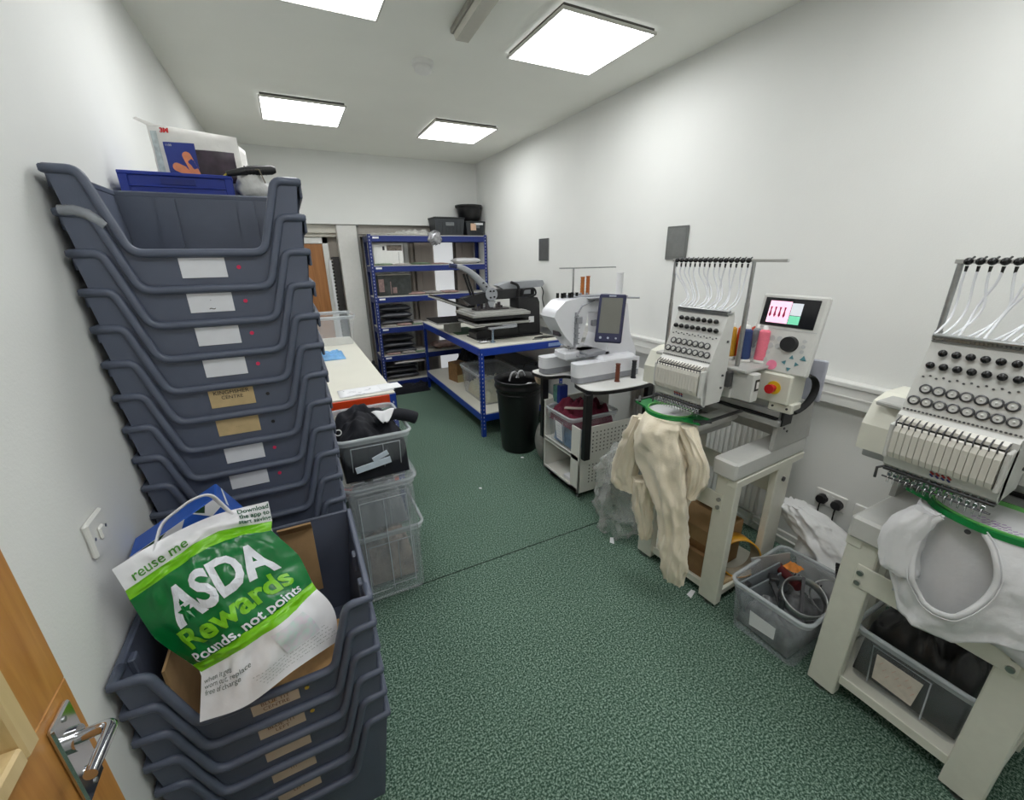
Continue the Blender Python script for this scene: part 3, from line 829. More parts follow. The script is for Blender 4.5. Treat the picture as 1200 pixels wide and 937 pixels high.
# sleeve trailing over the right edge, white collar piece
m = MB(); m.tube(catmull([(-.06,-.03,-.02),(.0,-.03,.0),(.05,-.035,.004),(.105,-.045,-.012),(.135,-.05,-.028)], 5), [.026]*10+[.030]*8+[.030]*3, 14, sx=1.35)
o = m.build('black_sleeve', M_blackcloth); o.location = (BX+.09, 2.03, .905); tag(o, 'black sleeve hanging over the right edge of the top clear box', 'sleeve')
m = MB(); m.grid(lambda u, v: ((u-.5)*.11*(1-.75*v), -.055*v, .0 - .042*v + .004*math.sin(u*9+v*5)), 10, 8)
o = m.build('white_collar', M_whitecloth, solid=.003); o.location = (BX+.07, 1.985, .945); tag(o, 'white cloth triangle on top of the black clothes', 'cloth')
m = MB(); m.tube([(.014*math.cos(a*PI/8), 0, .014*math.sin(a*PI/8)) for a in range(16)], .0028, 6, closed=True)
o = m.build('white_ring', M_gloss_white); o.location = (BX-.145, 1.955, .882); tag(o, 'small white ring at the left edge of the black clothes', 'ring')
# the loose lid leaning on the stack
L = thing('box_lid', 'loose clear lid leaning upright against the aisle stack of boxes', 'lid', (.226, 1.815, .004))
lid = box_lid('lid_panel', '', None, .30, .60, L); lid.rotation_euler = (math.radians(86.5), 0, 0); lid.location = (0,.017,.303)
m = MB()
for pts in ([(-.11,-.25),(-.11,.25)],[(.11,-.25),(.11,.25)],[(-.11,.25),(.11,.25)],[(-.11,-.25),(-.01,-.25),(-.01,-.235),(.11,-.235)],[(.0,-.25),(.0,.25)]):
    m.tube([(x,y,.021) for x,y in pts], .0024, 6)
o = m.build('moulded_rib', M_clearrim, L); o.rotation_euler = lid.rotation_euler; o.location = lid.location

# ------------------------------------------------------------------ boltless benches and racking
M_blue = mat('blue_steel', S(24,62,162), .35, var=.05)
M_navy = mat('dark_blue_steel', S(22,42,112), .4, var=.06)
M_orange = mat('orange_steel', S(224,70,26), .35, var=.04)
M_melamine = mat('white_melamine', S(226,224,212), .4, var=.015, scale=5)
M_chip = mat('grey_chipboard', S(196,194,186), .7, var=.05, scale=40)
M_hole = mat('slot_pale_grey', S(200,204,212), .6)  # pale grey for the punched slots in the posts
def slot_post(m, x, y, z0, z1, sx, sy, w=.038):
    """angle post with its corner at x,y opening towards sx,sy"""
    m.box(x, y, z0, x+sx*w, y+sy*.003, z1); m.box(x, y, z0, x+sx*.003, y+sy*w, z1)
def slots(m, x, y, z0, z1, sx, sy, w=.038, faces='xy', pitch=.038):
    z = z0+.03
    while z < z1-.03:
        if 'x' in faces: m.box(x+sx*(w*.5-.004), y-sy*.0006, z, x+sx*(w*.5+.004), y-sy*.0002, z+.013)
        if 'y' in faces: m.box(x-sx*.0006, y+sy*(w*.5-.004), z, x-sx*.0002, y+sy*(w*.5+.004), z+.013)
        z += pitch
def rack(name, label, cat, x0, x1, y0, y1, levels, zt, bh, bm, pm, board, tags=False, mids=()):
    t = thing(name, label, cat, (x0, y0, 0)); W = x1-x0; D = y1-y0
    for (a, b, sx, sy) in ((0,0,1,1),(W,0,-1,1),(0,D,1,-1),(W,D,-1,-1)):
        m = MB(); slot_post(m, a, b, 0, zt, sx, sy); p = m.build('post', pm, t)
        h = MB(); slots(h, a, b, .05, zt, sx, sy); h.build('slot', M_hole, p)
    for z in levels:
        m = MB()
        for yy, s in ((0,1),(D,-1)): m.box(.039, yy-s*.002, z-bh, W-.039, yy+s*.028, z, .003)
        m.box(-.002, .039, z-bh, .028, D-.039, z, .003); m.box(W-.028, .039, z-bh, W+.002, D-.039, z, .003)
        bmo = m.build('beam', bm, t)
        if tags: MB().box(.055, -.0035, z-.032, .125, -.0015, z-.012).build('shelf_tag', M_paper, bmo)
        MB().box(.004, .004, z-.002, W-.004, D-.004, z+.009).build('board', board, t)
    return t
rack('bench', 'white-topped packing bench with an orange front beam left of the aisle', 'bench', -.15, .462, 2.485, 4.66, [.30,.861], .861, .072, M_orange, M_blue, M_melamine)
rack('bench', 'blue steel bench with a white top carrying the heat press', 'bench', 1.405, 2.30, 3.405, 5.25, [.225,.860], .860, .068, M_blue, M_blue, M_melamine)
SH = [1.885, 1.545, 1.185, .815, .455, .12]
rack('shelving_unit', 'tall blue boltless shelving unit across the back of the room', 'shelving', .862, 2.355, 5.33, 5.655, SH, 1.90, .066, M_navy, M_navy, M_chip, tags=True)
MB_tag = MB().box(0, -.003, -.012, .10, -.0005, .012)
# ---- on the orange bench
t = clear_box('clear_box', 'empty clear box standing at the far end of the orange bench', (.285, 4.36, .871), .37, .42, .27, mt=M_clear, emboss=False)
cloth_pile('blue_gloves', 'crumpled pale blue gloves on the white bench top', 'gloves', (.185, 3.72, .871), .23, .30, .04, mat('blue_nitrile', S(112,166,214), .5, var=.2, scale=18), 4, amp=.6, fq=26)
m = MB(); m.grid(lambda u, v: (-.16+.32*u, -.06+.16*v+.02*u, .0015+.003*(1-u)*abs(math.sin(3*v))), 8, 6)
o = m.build('printed_sheet', mat('sheet_paper', S(236,237,240), .7, var=.012), solid=.0008); o.location = (.305, 2.575, .8715); tag(o, 'white printed sheet on the front edge of the orange bench', 'paper')
x = MB()
for (a, b, c, dd) in ((-.13,.055,.008,.008),(-.10,.03,.04,.002),(-.11,.01,.05,.002),(-.05,-.01,.02,.006),(-.01,.02,.03,.003),(.02,.035,.012,.012),(-.07,-.045,.03,.005),(-.03,-.047,.015,.005)):
    x.box(a, b, .0052, a+c, b+dd, .0056)
x.build('faint_print', mat('faint_print', S(168,172,180), .7), o)
m = MB(); m.box(-.065,-.05,0,.065,.07,.0012); o = m.build('paper_slip', M_paper); o.location = (.452, 2.60, .8765); o.rotation_euler = (0, 0, .06)
tag(o, 'small white slip overhanging the right corner of the orange bench', 'paper')

# ---- shelf contents
def packet(name, label, cat, loc, w, d, h, mt, seed, group=None, rz=0):
    m = MB()
    def s(u, v, sg):
        u = .5-.5*math.cos(PI*u); v = .5-.5*math.cos(PI*v)
        x = (u-.5)*w; y = (v-.5)*d
        e = (max(0,1-abs(2*u-1)**5)*max(0,1-abs(2*v-1)**5))**.5
        return (x, y, h/2 + sg*h/2*e*(1-.5*abs(fbm((x*9,y*9,seed)))))
    m.grid(lambda u, v: s(u,v,1), 18, 12); m.grid(lambda u, v: s(u,v,-1), 18, 12)
    o = m.build(name, mt); o.location = loc; o.rotation_euler = (0,0,rz)
    return tag(o, label, cat, group)
M_dark = mat('dark_bagged_cloth', S(46,48,54), .35, var=.35, scale=16, bump=.3, bscale=30)
M_pack = mat('pale_bagged_cloth', S(176,172,168), .35, var=.18, scale=18, bump=.3, bscale=40)
M_green = mat('green_bagged_cloth', S(120,140,116), .45, var=.2, scale=20)
M_pink = mat('pink_brown_cloth', S(168,140,134), .6, var=.25, scale=22)
sy = 5.515
def stack(x, z, n, hh, w, mt, what, grp):
    for k in range(n):
        packet('garment_packet', what, 'garment', (x+random.uniform(-.012,.012), sy+random.uniform(-.01,.01), z+.0095+k*hh), w, .27, hh, mt, k+x*7, grp, random.uniform(-.03,.03))
stack(1.115, SH[3], 3, .085, .40, M_dark, 'dark bagged garment in the stack on the shelf at bench height', 'garments stacked on the fourth shelf')
stack(1.12, SH[4], 3, .075, .41, M_dark, 'dark bagged garment in the stack on the shelf below bench height', 'garments stacked on the fifth shelf')
stack(1.13, SH[5], 3, .07, .42, M_dark, 'dark bagged garment in the stack on the lowest shelf', 'garments stacked on the lowest shelf')
# flat packets along the front of the shelves
flats = [(1, 1.02, .026, M_green), (1, 1.24, .020, M_pack), (1, 1.50, .026, M_green), (1, 1.74, .018, M_pink),
         (2, 1.40, .030, M_pink), (2, 1.62, .034, M_pack), (2, 1.86, .028, M_pink)]
for k, (lv, x, hh, mt) in enumerate(flats):
    packet('flat_packet', ['flat packet lying on the second shelf under the top of the racking','flat packet lying on the third shelf behind the press handle'][lv-1], 'packet',
           (x, 5.37 if x < 1.3 else sy-.02, SH[lv]+.0095), .215, .06 if x < 1.3 else .24, hh, mt, k*1.7, ['packets on the second shelf','packets on the third shelf'][lv-1])
for k, (lv, x, w, mt, lab) in enumerate([(3, 1.40, .14, M_pack, 'pale bagged garment beside the dark stack on the shelf at bench height'), (4, 1.40, .13, M_pack, 'pale bagged garment beside the dark stack on the shelf below bench height')]):
    packet('garment_packet', lab, 'garment', (x, sy, SH[lv]+.0095), w, .24, .035, mt, k)
for k, (lv, x, w, hh, mt) in enumerate([(3,1.02,.16,.022,M_pack),(3,1.20,.18,.03,M_pink),(3,1.36,.13,.018,M_green),(4,1.03,.18,.026,M_pink),(4,1.22,.16,.034,M_pack),(4,1.37,.12,.02,M_green)]):
    packet('flat_packet', 'pale flat packet at the front edge of the shelf at bench height' if lv == 3 else 'pale flat packet at the front edge of the shelf below bench height', 'packet', (x, 5.385, SH[lv]+.0095), w, .09, hh, mt, k*2.3, 'packets on the fourth shelf' if lv == 3 else 'packets on the fifth shelf', .1*(k%3-1))
packet('white_fabric', 'folded white fabric at the right end of the second shelf', 'fabric', (2.12, sy, SH[1]+.0095), .34, .26, .075, M_whitecloth, 3)
packet('pink_packet', 'pinkish folded packet on the shelf under the heat press bench', 'packet', (1.75, sy, SH[4]+.0095), .34, .26, .09, M_pink, 6)
packet('clear_sack', 'pale crumpled sack of packets on the bottom shelf', 'sack', (1.22, 5.40, SH[5]+.2105), .40, .14, .045, M_pack, 12)
# white boxes and dark carton on the left of the upper shelves
t = thing('white_box', 'white carton with a printed picture on the second shelf, left end', 'carton', (1.10, 5.50, SH[1]+.0095))
MB().box(-.18,-.10,0,.17,.10,.235,.003).build('carton_body', M_gloss_white, t)
MB().box(-.02,-.1015,.165,.16,-.1,.228).build('picture_panel', mat('picture_brown', S(110,100,90), .5, var=.4, scale=40), t)
m = MB(); m.box(-.07,-.1015,.17,-.045,-.1,.215); m.box(.115,-.1015,.0,.118,-.1,.15); m.build('print_mark', M_ink, t)
t = thing('dark_carton', 'dark printed carton on the third shelf, left end', 'carton', (1.135, 5.50, SH[2]+.0095))
MB().box(-.20,-.10,0,.20,.10,.245,.003).build('carton_body', mat('carton_dark', S(52,56,54), .5, var=.4, scale=18), t)
MB().box(-.20,-.104,.245,.21,.10,.252).build('lid', mat('carton_lid', S(196,190,182), .6), t)
m = MB(); m.box(-.195,-.1012,.05,-.13,-.1,.20); m.box(-.055,-.1012,.02,-.045,-.1,.17); m.box(-.03,-.1012,.03,.02,-.1,.10); m.build('pale_print', mat('carton_pinkgrey', S(140,116,112), .5, var=.3, scale=30), t)
# on top of the racking
def crate(label, x, w, h, dd, tagged=False):
    t = thing('black_crate', label, 'crate', (x, 5.50, SH[0]+.0095))
    m = MB()
    m.box(-w/2+.012,-dd/2+.012,0,w/2-.012,dd/2-.012,.006)
    for s in (-1,1):
        m.add([(s*(w/2-.018),-dd/2+.018,0),(s*(w/2-.018),dd/2-.018,0),(s*w/2,dd/2,h),(s*w/2,-dd/2,h)],[(0,1,2,3)])
        m.add([(-w/2+.018,s*(dd/2-.018),0),(w/2-.018,s*(dd/2-.018),0),(w/2,s*dd/2,h),(-w/2,s*dd/2,h)],[(0,1,2,3)])
    m.build('crate_body', mat('dark_grey_crate', S(52,56,60), .5, var=.08), t, weld=True, solid=.006)
    m = MB(); m.tube([(x_,y_,h) for x_,y_ in rrect(w+.01,dd+.01,.02)], .009, 8, closed=True)
    for k in range(7): m.box(-w/2+.05+k*(w-.1)/6-.003, -dd/2-.006+.012*(1-.5), .03, -w/2+.05+k*(w-.1)/6+.003, -dd/2+.008, h-.02)
    m.build('rim', mat('dark_grey_crate_rim', S(44,47,50), .5), t)
    MB().box(-.055,-dd/2-.004,h*.55,.055,-dd/2+.006,h*.75,.004).build('hand_slot', mat('grey_slot', S(110,114,116), .6), t)
    if tagged:
        m = MB(); m.box(-w/2+.055,-dd/2-.006,h*.38,-w/2+.13,-dd/2-.002,h*.88,.002); m.build('tan_tag', mat('tan_tag', S(222,186,158), .6), t)
        MB().box(-.02,-dd/2-.006,h*.78,.10,-dd/2-.002,h*.92).build('white_label', M_paper, t)
    return t
crate('black plastic crate on top of the shelving, left of the bucket', 1.88, .385, .205, .26)
crate('black crate with a tan tag on top of the shelving, under the bucket', 2.225, .25, .165, .26, True)
t = thing('black_bucket', 'black plastic pot standing on the tagged crate on top of the shelving', 'bucket', (2.19, 5.50, SH[0]+.0095+.172))
m = MB(); m.lathe([(.0,.0),(.125,.0),(.155,.17)], 32); m.lathe([(.150,.17),(.122,.012),(0,.012)], 32); m.build('bucket_body', M_black, t)
MB().lathe([(.150,.165),(.168,.165),(.172,.185),(.172,.195),(.150,.195),(.150,.165)], 32).build('rim', M_black, t)
t = thing('clear_film', 'crumpled clear film heap on top of the shelving', 'plastic film', (1.42, 5.47, SH[0]+.0095))
M_film = mat('crumpled_film', S(206,206,200), .2, var=.15, scale=30, bump=.5, bscale=40, alpha=.75)
m = MB(); m.grid(lambda u, v: ((u-.5)*.60, (v-.5)*.22, .004+.085*(math.sin(PI*u)*math.sin(PI*v))**.6*(.45+.8*abs(fbm((u*8,v*4,4))))), 30, 14); m.build('film', M_film, t)
m = MB(); m.grid(lambda u, v: ((u-.5)*.75, (v-.5)*.22-.02, .004+.028*(math.sin(PI*u)*math.sin(PI*v))**.5*(.5+.7*abs(fbm((u*8,v*4,14))))), 30, 10)
o = m.build('grey_sheet', mat('grey_wrap', S(170,168,160), .4, var=.15)); o.location = (1.16, 5.46, SH[0]+.0095); tag(o, 'flat grey wrapping sheet on the left top of the shelving', 'wrapping')
t = thing('silver_film', 'ball of shiny film hanging over the top shelf edge', 'plastic film', (1.66, 5.335, SH[0]+.0))
m = MB(); m.grid(lambda u, v: V((math.cos(2*PI*u)*math.sin(PI*v)*.085, -.01+math.sin(2*PI*u)*math.sin(PI*v)*.04, -math.cos(PI*v)*.075-.02))*(1+.35*fbm((math.cos(2*PI*u)*3,math.sin(2*PI*u)*3,v*6))), 26, 16, True, True)
m.build('film', mat('silver_film', S(176,176,180), .15, .55, var=.3, scale=30, bump=.5, bscale=40), t)

# hanging toothed black strip between door and column, dark drape at the column foot
t = thing('hanging_strip', 'long black toothed strip hanging beside the brown door', 'hanging strip', (.52, 5.72, .62))
m = MB(); m.box(-.028,0,0,.045,.02,1.04)
for k in range(26): m.box(-.046,.002,.01+k*.04,-.028,.018,.034+k*.04)
m.build('strip', mat('black_strip', S(40,36,36), .5, var=.4, scale=60), t)
MB().box(-.075,.012,0,-.040,.024,1.0).build('pale_backing', M_paper, t)
cloth_pile('dark_bags', 'dark bags on the floor under the lowest shelf', 'bags', (1.15, 5.20, 0), .50, .18, .12, M_blackcloth, 14)
cloth_pile('dark_bags', 'dark bundle on the floor between the column and the shelving', 'bags', (.70, 5.25, 0), .22, .5, .45, M_blackcloth, 17)

# ------------------------------------------------------------------ heat press on the blue bench
M_pressblack = mat('press_black_paint', S(28,28,30), .42, var=.12)
M_pressgrey = mat('press_grey_paint', S(160,163,168), .4, var=.04)
M_plat = mat('platen_grey', S(172,172,168), .45, .25, var=.06)
def heat_press():
    bz = .8695
    t = thing('heat_press', 'black and grey twin-platen heat press on the blue bench', 'heat press', (1.80, 3.86, bz)); ox, oy = 1.80, 3.86
    X = lambda x: x-ox
    Y_ = lambda y: y-oy
    m = MB()
    m.prism([(X(1.53),.006),(X(2.20),.006),(X(2.20),.10),(X(2.0),.13),(X(1.80),.145),(X(1.70),.09),(X(1.54),.085),(X(1.515),.06)], 'xz', -.10, .10)
    m.build('base', M_pressblack, t)
    m = MB(); m.box(X(1.52),-.16,0,X(2.24),.16,.010,.002); m.bar((X(1.50),-.22,.012),(X(1.62),-.22,.012),.02,.012); m.build('foot_plate', M_pressblack, t)
    m = MB(); m.cyl((X(1.615),-.28,0),(X(1.615),-.28,.13),.011,n=12); m.cyl((X(1.615),-.28,.0),(X(1.615),-.28,.014),.026,n=6); m.cyl((X(1.615),-.28,.115),(X(1.615),-.28,.135),.018,n=6)
    m.build('levelling_bolt', mat('zinc_bolt', S(150,170,190), .25, .8), t)
    m = MB(); m.box(X(1.58),-.30,.128,X(1.86),-.255,.142); m.box(X(1.74),-.24,.12,X(1.90),.10,.15,.004); m.build('cross_arm', M_pressgrey, t)
    m = MB(); m.prism([(X(1.99),.01),(X(2.235),.01),(X(2.225),.33),(X(2.20),.375),(X(1.985),.385)], 'xz', -.11, .09); m.build('column', M_pressblack, t)
    MB().box(X(2.10),-.113,.13,X(2.16),-.109,.19).build('rating_label', M_paper, t)
    m = MB(); m.box(X(1.46),-.235,.160,X(2.05),.235,.172,.003); m.box(X(1.465),-.23,.152,X(2.045),.23,.160); lp = m.build('lower_platen', M_plat, t)
    MB().box(X(1.50),-.21,.172,X(2.04),.21,.180).build('rubber_pad', M_rubber, lp)
    m = MB(); m.box(X(1.44),-.24,.235,X(2.05),.24,.262,.004); m.box(X(1.47),-.22,.262,X(2.02),.22,.275,.003); up = m.build('heating_platen', M_plat, t)
    m = MB(); m.box(X(1.45),-.23,.205,X(2.04),.23,.235,.003); m.build('heater_block', M_pressblack, up)
    m = MB()      # swing arm and head
    m.box(X(1.68),-.055,.372,X(2.20),.055,.465,.008); m.build('swing_arm', M_pressblack, t)
    m = MB(); m.prism([(X(1.86),.463),(X(2.30),.47),(X(2.33),.50),(X(2.31),.535),(X(1.92),.53),(X(1.80),.50)], 'xz', -.03, .10); m.build('control_housing', M_pressgrey, t)
    m = MB(); m.tube(round_poly([(X(2.00),-.06,.36),(X(2.01),-.075,.50),(X(1.92),-.075,.53)], .05, 5), .014, 10)
    m.tube(round_poly([(X(2.05),-.07,.40),(X(2.05),-.09,.46),(X(2.18),-.09,.465),(X(2.20),-.09,.40),(X(2.10),-.07,.375)], .03, 5), .010, 10); m.build('grab_handle', M_black, t)
    MB().box(X(2.07),-.062,.41,X(2.15),-.055,.45,.003).build('badge', M_pressgrey, t)
    # handle lever
    m = MB()
    arc = catmull([(X(1.38),-.02,.692),(X(1.46),-.02,.668),(X(1.56),-.02,.60),(X(1.64),-.02,.52),(X(1.72),-.02,.43)], 6)
    m.tube(arc, [.020+.0010*k for k in range(len(arc))], 10, sx=.8)
    m.cyl((X(1.715),-.065,.425),(X(1.715),.045,.425),.062,n=24)
    m.prism([(X(1.67),.36),(X(1.76),.36),(X(1.735),.30),(X(1.70),.30)], 'xz', -.05, .05); m.build('lever', M_pressgrey, t)
    m = MB()
    for (a, b) in ((1.70,.455),(1.735,.455),(1.70,.395),(1.74,.40),(1.66,.50),(1.63,.535)): m.cyl((X(a),-.064,b),(X(a),-.074,b),.009,n=8)
    m.build('lever_bolt', M_black, t)
    m = MB(); m.tube([(X(1.32),-.02,.700),(X(1.385),-.02,.690)], .021, 10); m.build('lever_grip', mat('dark_blue_grip', S(36,44,84), .4), t)
    m = MB()
    for yy in (-.045, .03): m.cyl((X(1.47),yy,.62),(X(1.535),yy,.42),.011,n=10); m.cyl((X(1.535),yy,.42),(X(1.56),yy,.36),.006,n=8)
    m.build('gas_strut', M_black, t)
    m = MB()
    for k in range(9): m.cyl((X(1.56)+.035*k,-.05+.02*(k%3),.275),(X(1.56)+.035*k,-.05+.02*(k%3),.31+.012*(k%4)),.013+.004*(k%2),n=10)
    m.box(X(1.55),-.07,.275,X(1.90),.07,.29,.003); m.build('pressure_linkage', mat('dark_steel_mix', S(90,86,88), .35, .7, var=.3, scale=50), t)
    m = MB(); m.prism([(X(1.42),.40),(X(1.68),.45),(X(1.68),.345),(X(1.50),.33)], 'xz', -.05, .05); m.build('link_housing', M_pressblack, t)
    # second station to the far side
    m = MB(); m.box(X(1.26),.30,.115,X(1.72),.72,.128,.003); m.box(X(1.42),.42,.0,X(1.56),.60,.115,.006); p2 = m.build('second_platen', M_plat, t)
    MB().box(X(1.265),.305,.128,X(1.715),.715,.140,.002).build('rubber_pad', M_rubber, p2)
    m = MB(); m.M = tr(X(1.50),.44,.315) @ roty(math.radians(21)); m.box(-.22,-.20,-.012,.20,.20,.006,.003); m.build('raised_pad', M_pressblack, t)
    m = MB(); m.M = tr(X(1.50),.44,.315) @ roty(math.radians(21)); m.box(-.225,-.205,-.028,.205,.205,-.012,.003); m.box(-.1,-.206,-.03,.14,-.2,-.022); m.build('raised_platen', M_plat, t)
    m = MB(); m.bar((X(1.62),.30,.26),(X(1.66),.10,.40),.05,.03); m.build('pad_bracket', M_pressblack, t)
    MB().tube(catmull([(X(2.31),.03,.50),(X(2.335),.0,.42),(X(2.31),-.03,.34),(X(2.33),-.08,.18),(X(2.30),-.20,.05),(X(2.25),-.42,.012)], 8), .005, 8).build('power_cable', M_rubber, t)
heat_press()
def loose(name, label, cat, loc, mb, mt, rz=0, group=None, **k):
    o = mb.build(name, mt, **k); o.location = loc; o.rotation_euler = (0,0,rz); return tag(o, label, cat, group)
loose('green_mat', 'green cutting mat on the bench under the second platen', 'mat', (1.60,4.35,.8695), MB().box(-.14,-.22,0,.14,.22,.003), mat('mat_green', S(56,88,60), .6, var=.1))
loose('transfer_paper', 'crumpled white transfer paper on the bench at the press foot', 'paper', (1.54,3.62,.8695), MB().grid(lambda u,v: ((u-.5)*.11,(v-.5)*.09,.012+.012*fbm((u*5,v*5,1))), 10, 10), M_paper, solid=.001)
loose('black_offcut', 'black flat offcut on the bench right of the press', 'offcut', (2.17,3.56,.8695), MB().prism([(-.10,.02),(.0,-.05),(.11,-.03),(.02,.05)], 'xy', 0, .008), M_black)
loose('steel_scraper', 'small steel scraper on the bench in front of the press column', 'scraper', (2.06,3.50,.8695), MB().prism([(-.06,.0),(.03,-.03),(.06,.0),(-.02,.03)], 'xy', 0, .006), M_steel)
loose('white_sticker', 'white lettered strip stuck on the blue bench beam near the wall', 'label', (2.20,3.4025,.825), MB().box(-.075,-.001,-.016,.075,.001,.016), mat('strip_label', S(150,176,220), .5))

# ---- under the blue bench
t = clear_box('clear_box', 'large lidded clear box on the lower shelf of the blue bench', (1.72, 3.90, .2345), .44, .62, .30, mt=M_foggy, emboss=False)
l = box_lid('lid', '', None, .46, .64, t); l.location = (0,0,.300)
cloth_pile('cream_contents', 'cream papers inside the lidded box under the blue bench', 'papers', (1.72, 3.90, .243), .34, .50, .20, mat('cream_stuff', S(206,204,176), .8, var=.1), 21)
t = thing('brown_carton', 'small brown carton on the lower shelf of the blue bench, far end', 'carton', (1.62, 4.62, .2345), .2)
MB().box(-.08,-.10,0,.08,.10,.22,.003).build('carton_body', mat('carton_brown', S(128,96,58), .7, var=.15), t); MB().box(-.075,-.1015,.0,.03,-.1,.09).build('pale_face', mat('carton_cream', S(190,176,130), .7), t)
cloth_pile('black_sacks', 'black sacks piled on the lower bench shelf near the back wall', 'sacks', (1.95, 4.72, .2345), .50, .55, .42, M_blackcloth, 23)
t = thing('grey_case', 'flat dark grey case lying on top of the lidded box under the bench', 'case', (2.06, 4.05, .2345))
MB().box(-.09,-.30,0,.20,.30,.33,.02).build('case_body', mat('dark_grey_case', S(66,68,72), .6), t); MB().tube(round_poly([(-.02,-.302,.30),(-.02,-.325,.345),(.12,-.325,.345),(.12,-.302,.30)], .02), .008, 8).build('handle', M_black, t)

# ---- black bin, stone planter
t = thing('waste_bin', 'tall black plastic waste bin in front of the blue bench', 'waste bin', (1.615, 3.06, 0))
m = MB(); m.lathe([(0,0),(.148,0),(.156,.012),(.196,.60)], 36); m.lathe([(.190,.60),(.150,.02),(0,.02)], 36); m.build('bin_body', mat('bin_black', S(15,15,17), .38, var=.1), t)
m = MB(); m.lathe([(.190,.575),(.206,.575),(.212,.59),(.212,.60),(.206,.612),(.206,.635),(.214,.645),(.214,.655),(.196,.655),(.186,.60)], 36); m.lathe([(.192,.535),(.200,.54),(.192,.545)],36); m.build('rim', mat('bin_black', S(15,15,17)), t)
cloth_pile('bin_rubbish', 'black rubbish sack filling the waste bin', 'rubbish', (1.615,3.06,.45), .25, .25, .13, M_blackcloth, 31)
m = MB()
m.tube(catmull([(-.02,0,.0),(.0,0,.06),(.035,.0,.078),(.06,0,.05),(.07,.0,.02)], 6), .007, 8, sx=1.5); m.tube(catmull([(.05,0,.02),(.075,0,.07),(.11,0,.076),(.135,0,.03)], 6), .007, 8, sx=1.5)
loose('clear_hose', 'looped clear strip sticking up out of the waste bin', 'strip', (1.60,3.17,.60), m, mat('clear_strip', S(178,178,180), .25))
m = MB(); m.prism([(-.03,0),(.0,.018),(.03,.004),(.01,-.012)], 'xy', 0, .012)
loose('paper_scrap', 'white paper scrap on the left of the waste bin rim', 'scrap', (1.50,2.945,.625), m, M_paper)
m = MB(); m.prism([(-.035,0),(.0,.022),(.03,.008),(.02,-.012)], 'xy', 0, .012)
loose('paper_scrap', 'white paper scrap on the right of the waste bin rim', 'scrap', (1.63,2.90,.630), m, M_paper)
t = thing('stone_planter', 'round grey ribbed planter between the waste bin and the white trolley', 'planter', (1.757, 2.732, 0))
m = MB(); pr = [(0,0),(.08,0),(.125,.06),(.145,.15),(.14,.23),(.118,.30),(.105,.305),(.122,.23),(.128,.15),(.11,.06),(0,.04)]
pr2 = [(p.x, p.y) for p in catmull([(a,b,0) for a,b in pr], 4)]
m.lathe(pr2, 36); m.build('pot', mat('grey_stoneware', S(140,140,136), .7, var=.08, stretch=(1,1,14), scale=6, bump=.3, bscale=8), t)
# floor scraps
for (x, y, r, lab) in ((1.019, 2.56, .010, 'white paper dot on the carpet in the middle of the aisle'), (1.535, 2.853, .012, 'white paper dot on the carpet beside the waste bin')):
    loose('paper_dot', lab, 'scrap', (x,y,0.001), MB().prism([(r*math.cos(a*.7+.1*a*a%1), r*math.sin(a*.7)) for a in range(9)], 'xy', 0, .002), M_paper)

# ------------------------------------------------------------------ embroidery machines on their stands
M_cream = mat('cream_machine_paint', S(222,221,208), .38, var=.02, bump=.03, bscale=200)
M_mgrey = mat('grey_machine_paint', S(176,176,172), .38, var=.04)
M_mlight = mat('light_grey_machine_paint', S(206,206,202), .36, var=.02)
M_bolt = mat('dark_bolt', S(90,90,92), .35, .8)
M_knob = mat('tension_knob_black', S(20,20,22), .22, var=.05)
M_tubing = mat('clear_tubing', S(236,238,242), .2, var=.02, alpha=.8)
M_pant = mat('satin_rail', S(182,184,184), .34, .35, var=.06)
M_cover = mat('needle_cover_cream', S(212,209,199), .32, var=.02)
M_slot = mat('dark_gap', S(48,46,44), .6)
M_hoopgreen = mat('hoop_green', S(22,128,62), .35, var=.08)
M_hooplight = mat('hoop_pale_green', S(120,196,110), .4, var=.06)

def make_stand(name, label, loc, rz, shelf_z):
    t = thing(name, label, 'machine stand', loc, rz)
    for sv in (1, -1):
        m = MB(); m.box(0, sv*.155, .018, .045, sv*.25, .70, .004); l = m.build('leg', M_cream, t)
        b = MB()
        for zz in (.585, .545): b.cyl((.0, sv*.185, zz), (-.014, sv*.185, zz), .0095, n=12)
        b.build('bolt', M_steel, l)
        m = MB(); m.box(.34, sv*.215, .018, .47, sv*.25, .70, .004); l = m.build('leg', M_cream, t)
        b = MB(); b.cyl((.40, sv*.25, .60), (.40, sv*.258, .60), .012, n=10); b.build('bolt', M_bolt, l)
        MB().box(-.004, sv*.205, .668, .56, sv*.253, .7055, .003).build('side_rail', M_cream, t)
        MB().box(.04, sv*.215, shelf_z-.03, .35, sv*.245, shelf_z, .002).build('shelf_rail', M_cream, t)
        for uu in (.022, .41):
            f = MB(); f.cyl((uu, sv*.205, 0), (uu, sv*.205, .006), .022, n=14); f.cyl((uu, sv*.205, .004), (uu, sv*.205, .02), .008, n=8); f.build('foot', M_steel, t)
    MB().box(-.006, -.20, .525, .0, .20, .615, .002).build('cross_beam', M_cream, t)
    MB().box(.40, -.23, .50, .41, .23, .60, .002).build('cross_beam', M_cream, t)
    m = MB(); m.box(.012, -.155, shelf_z-.035, .022, .155, shelf_z+.004, .002); m.box(.022, -.22, shelf_z-.03, .45, .22, shelf_z-.01)
    m.build('shelf', M_cream, t)
    return t

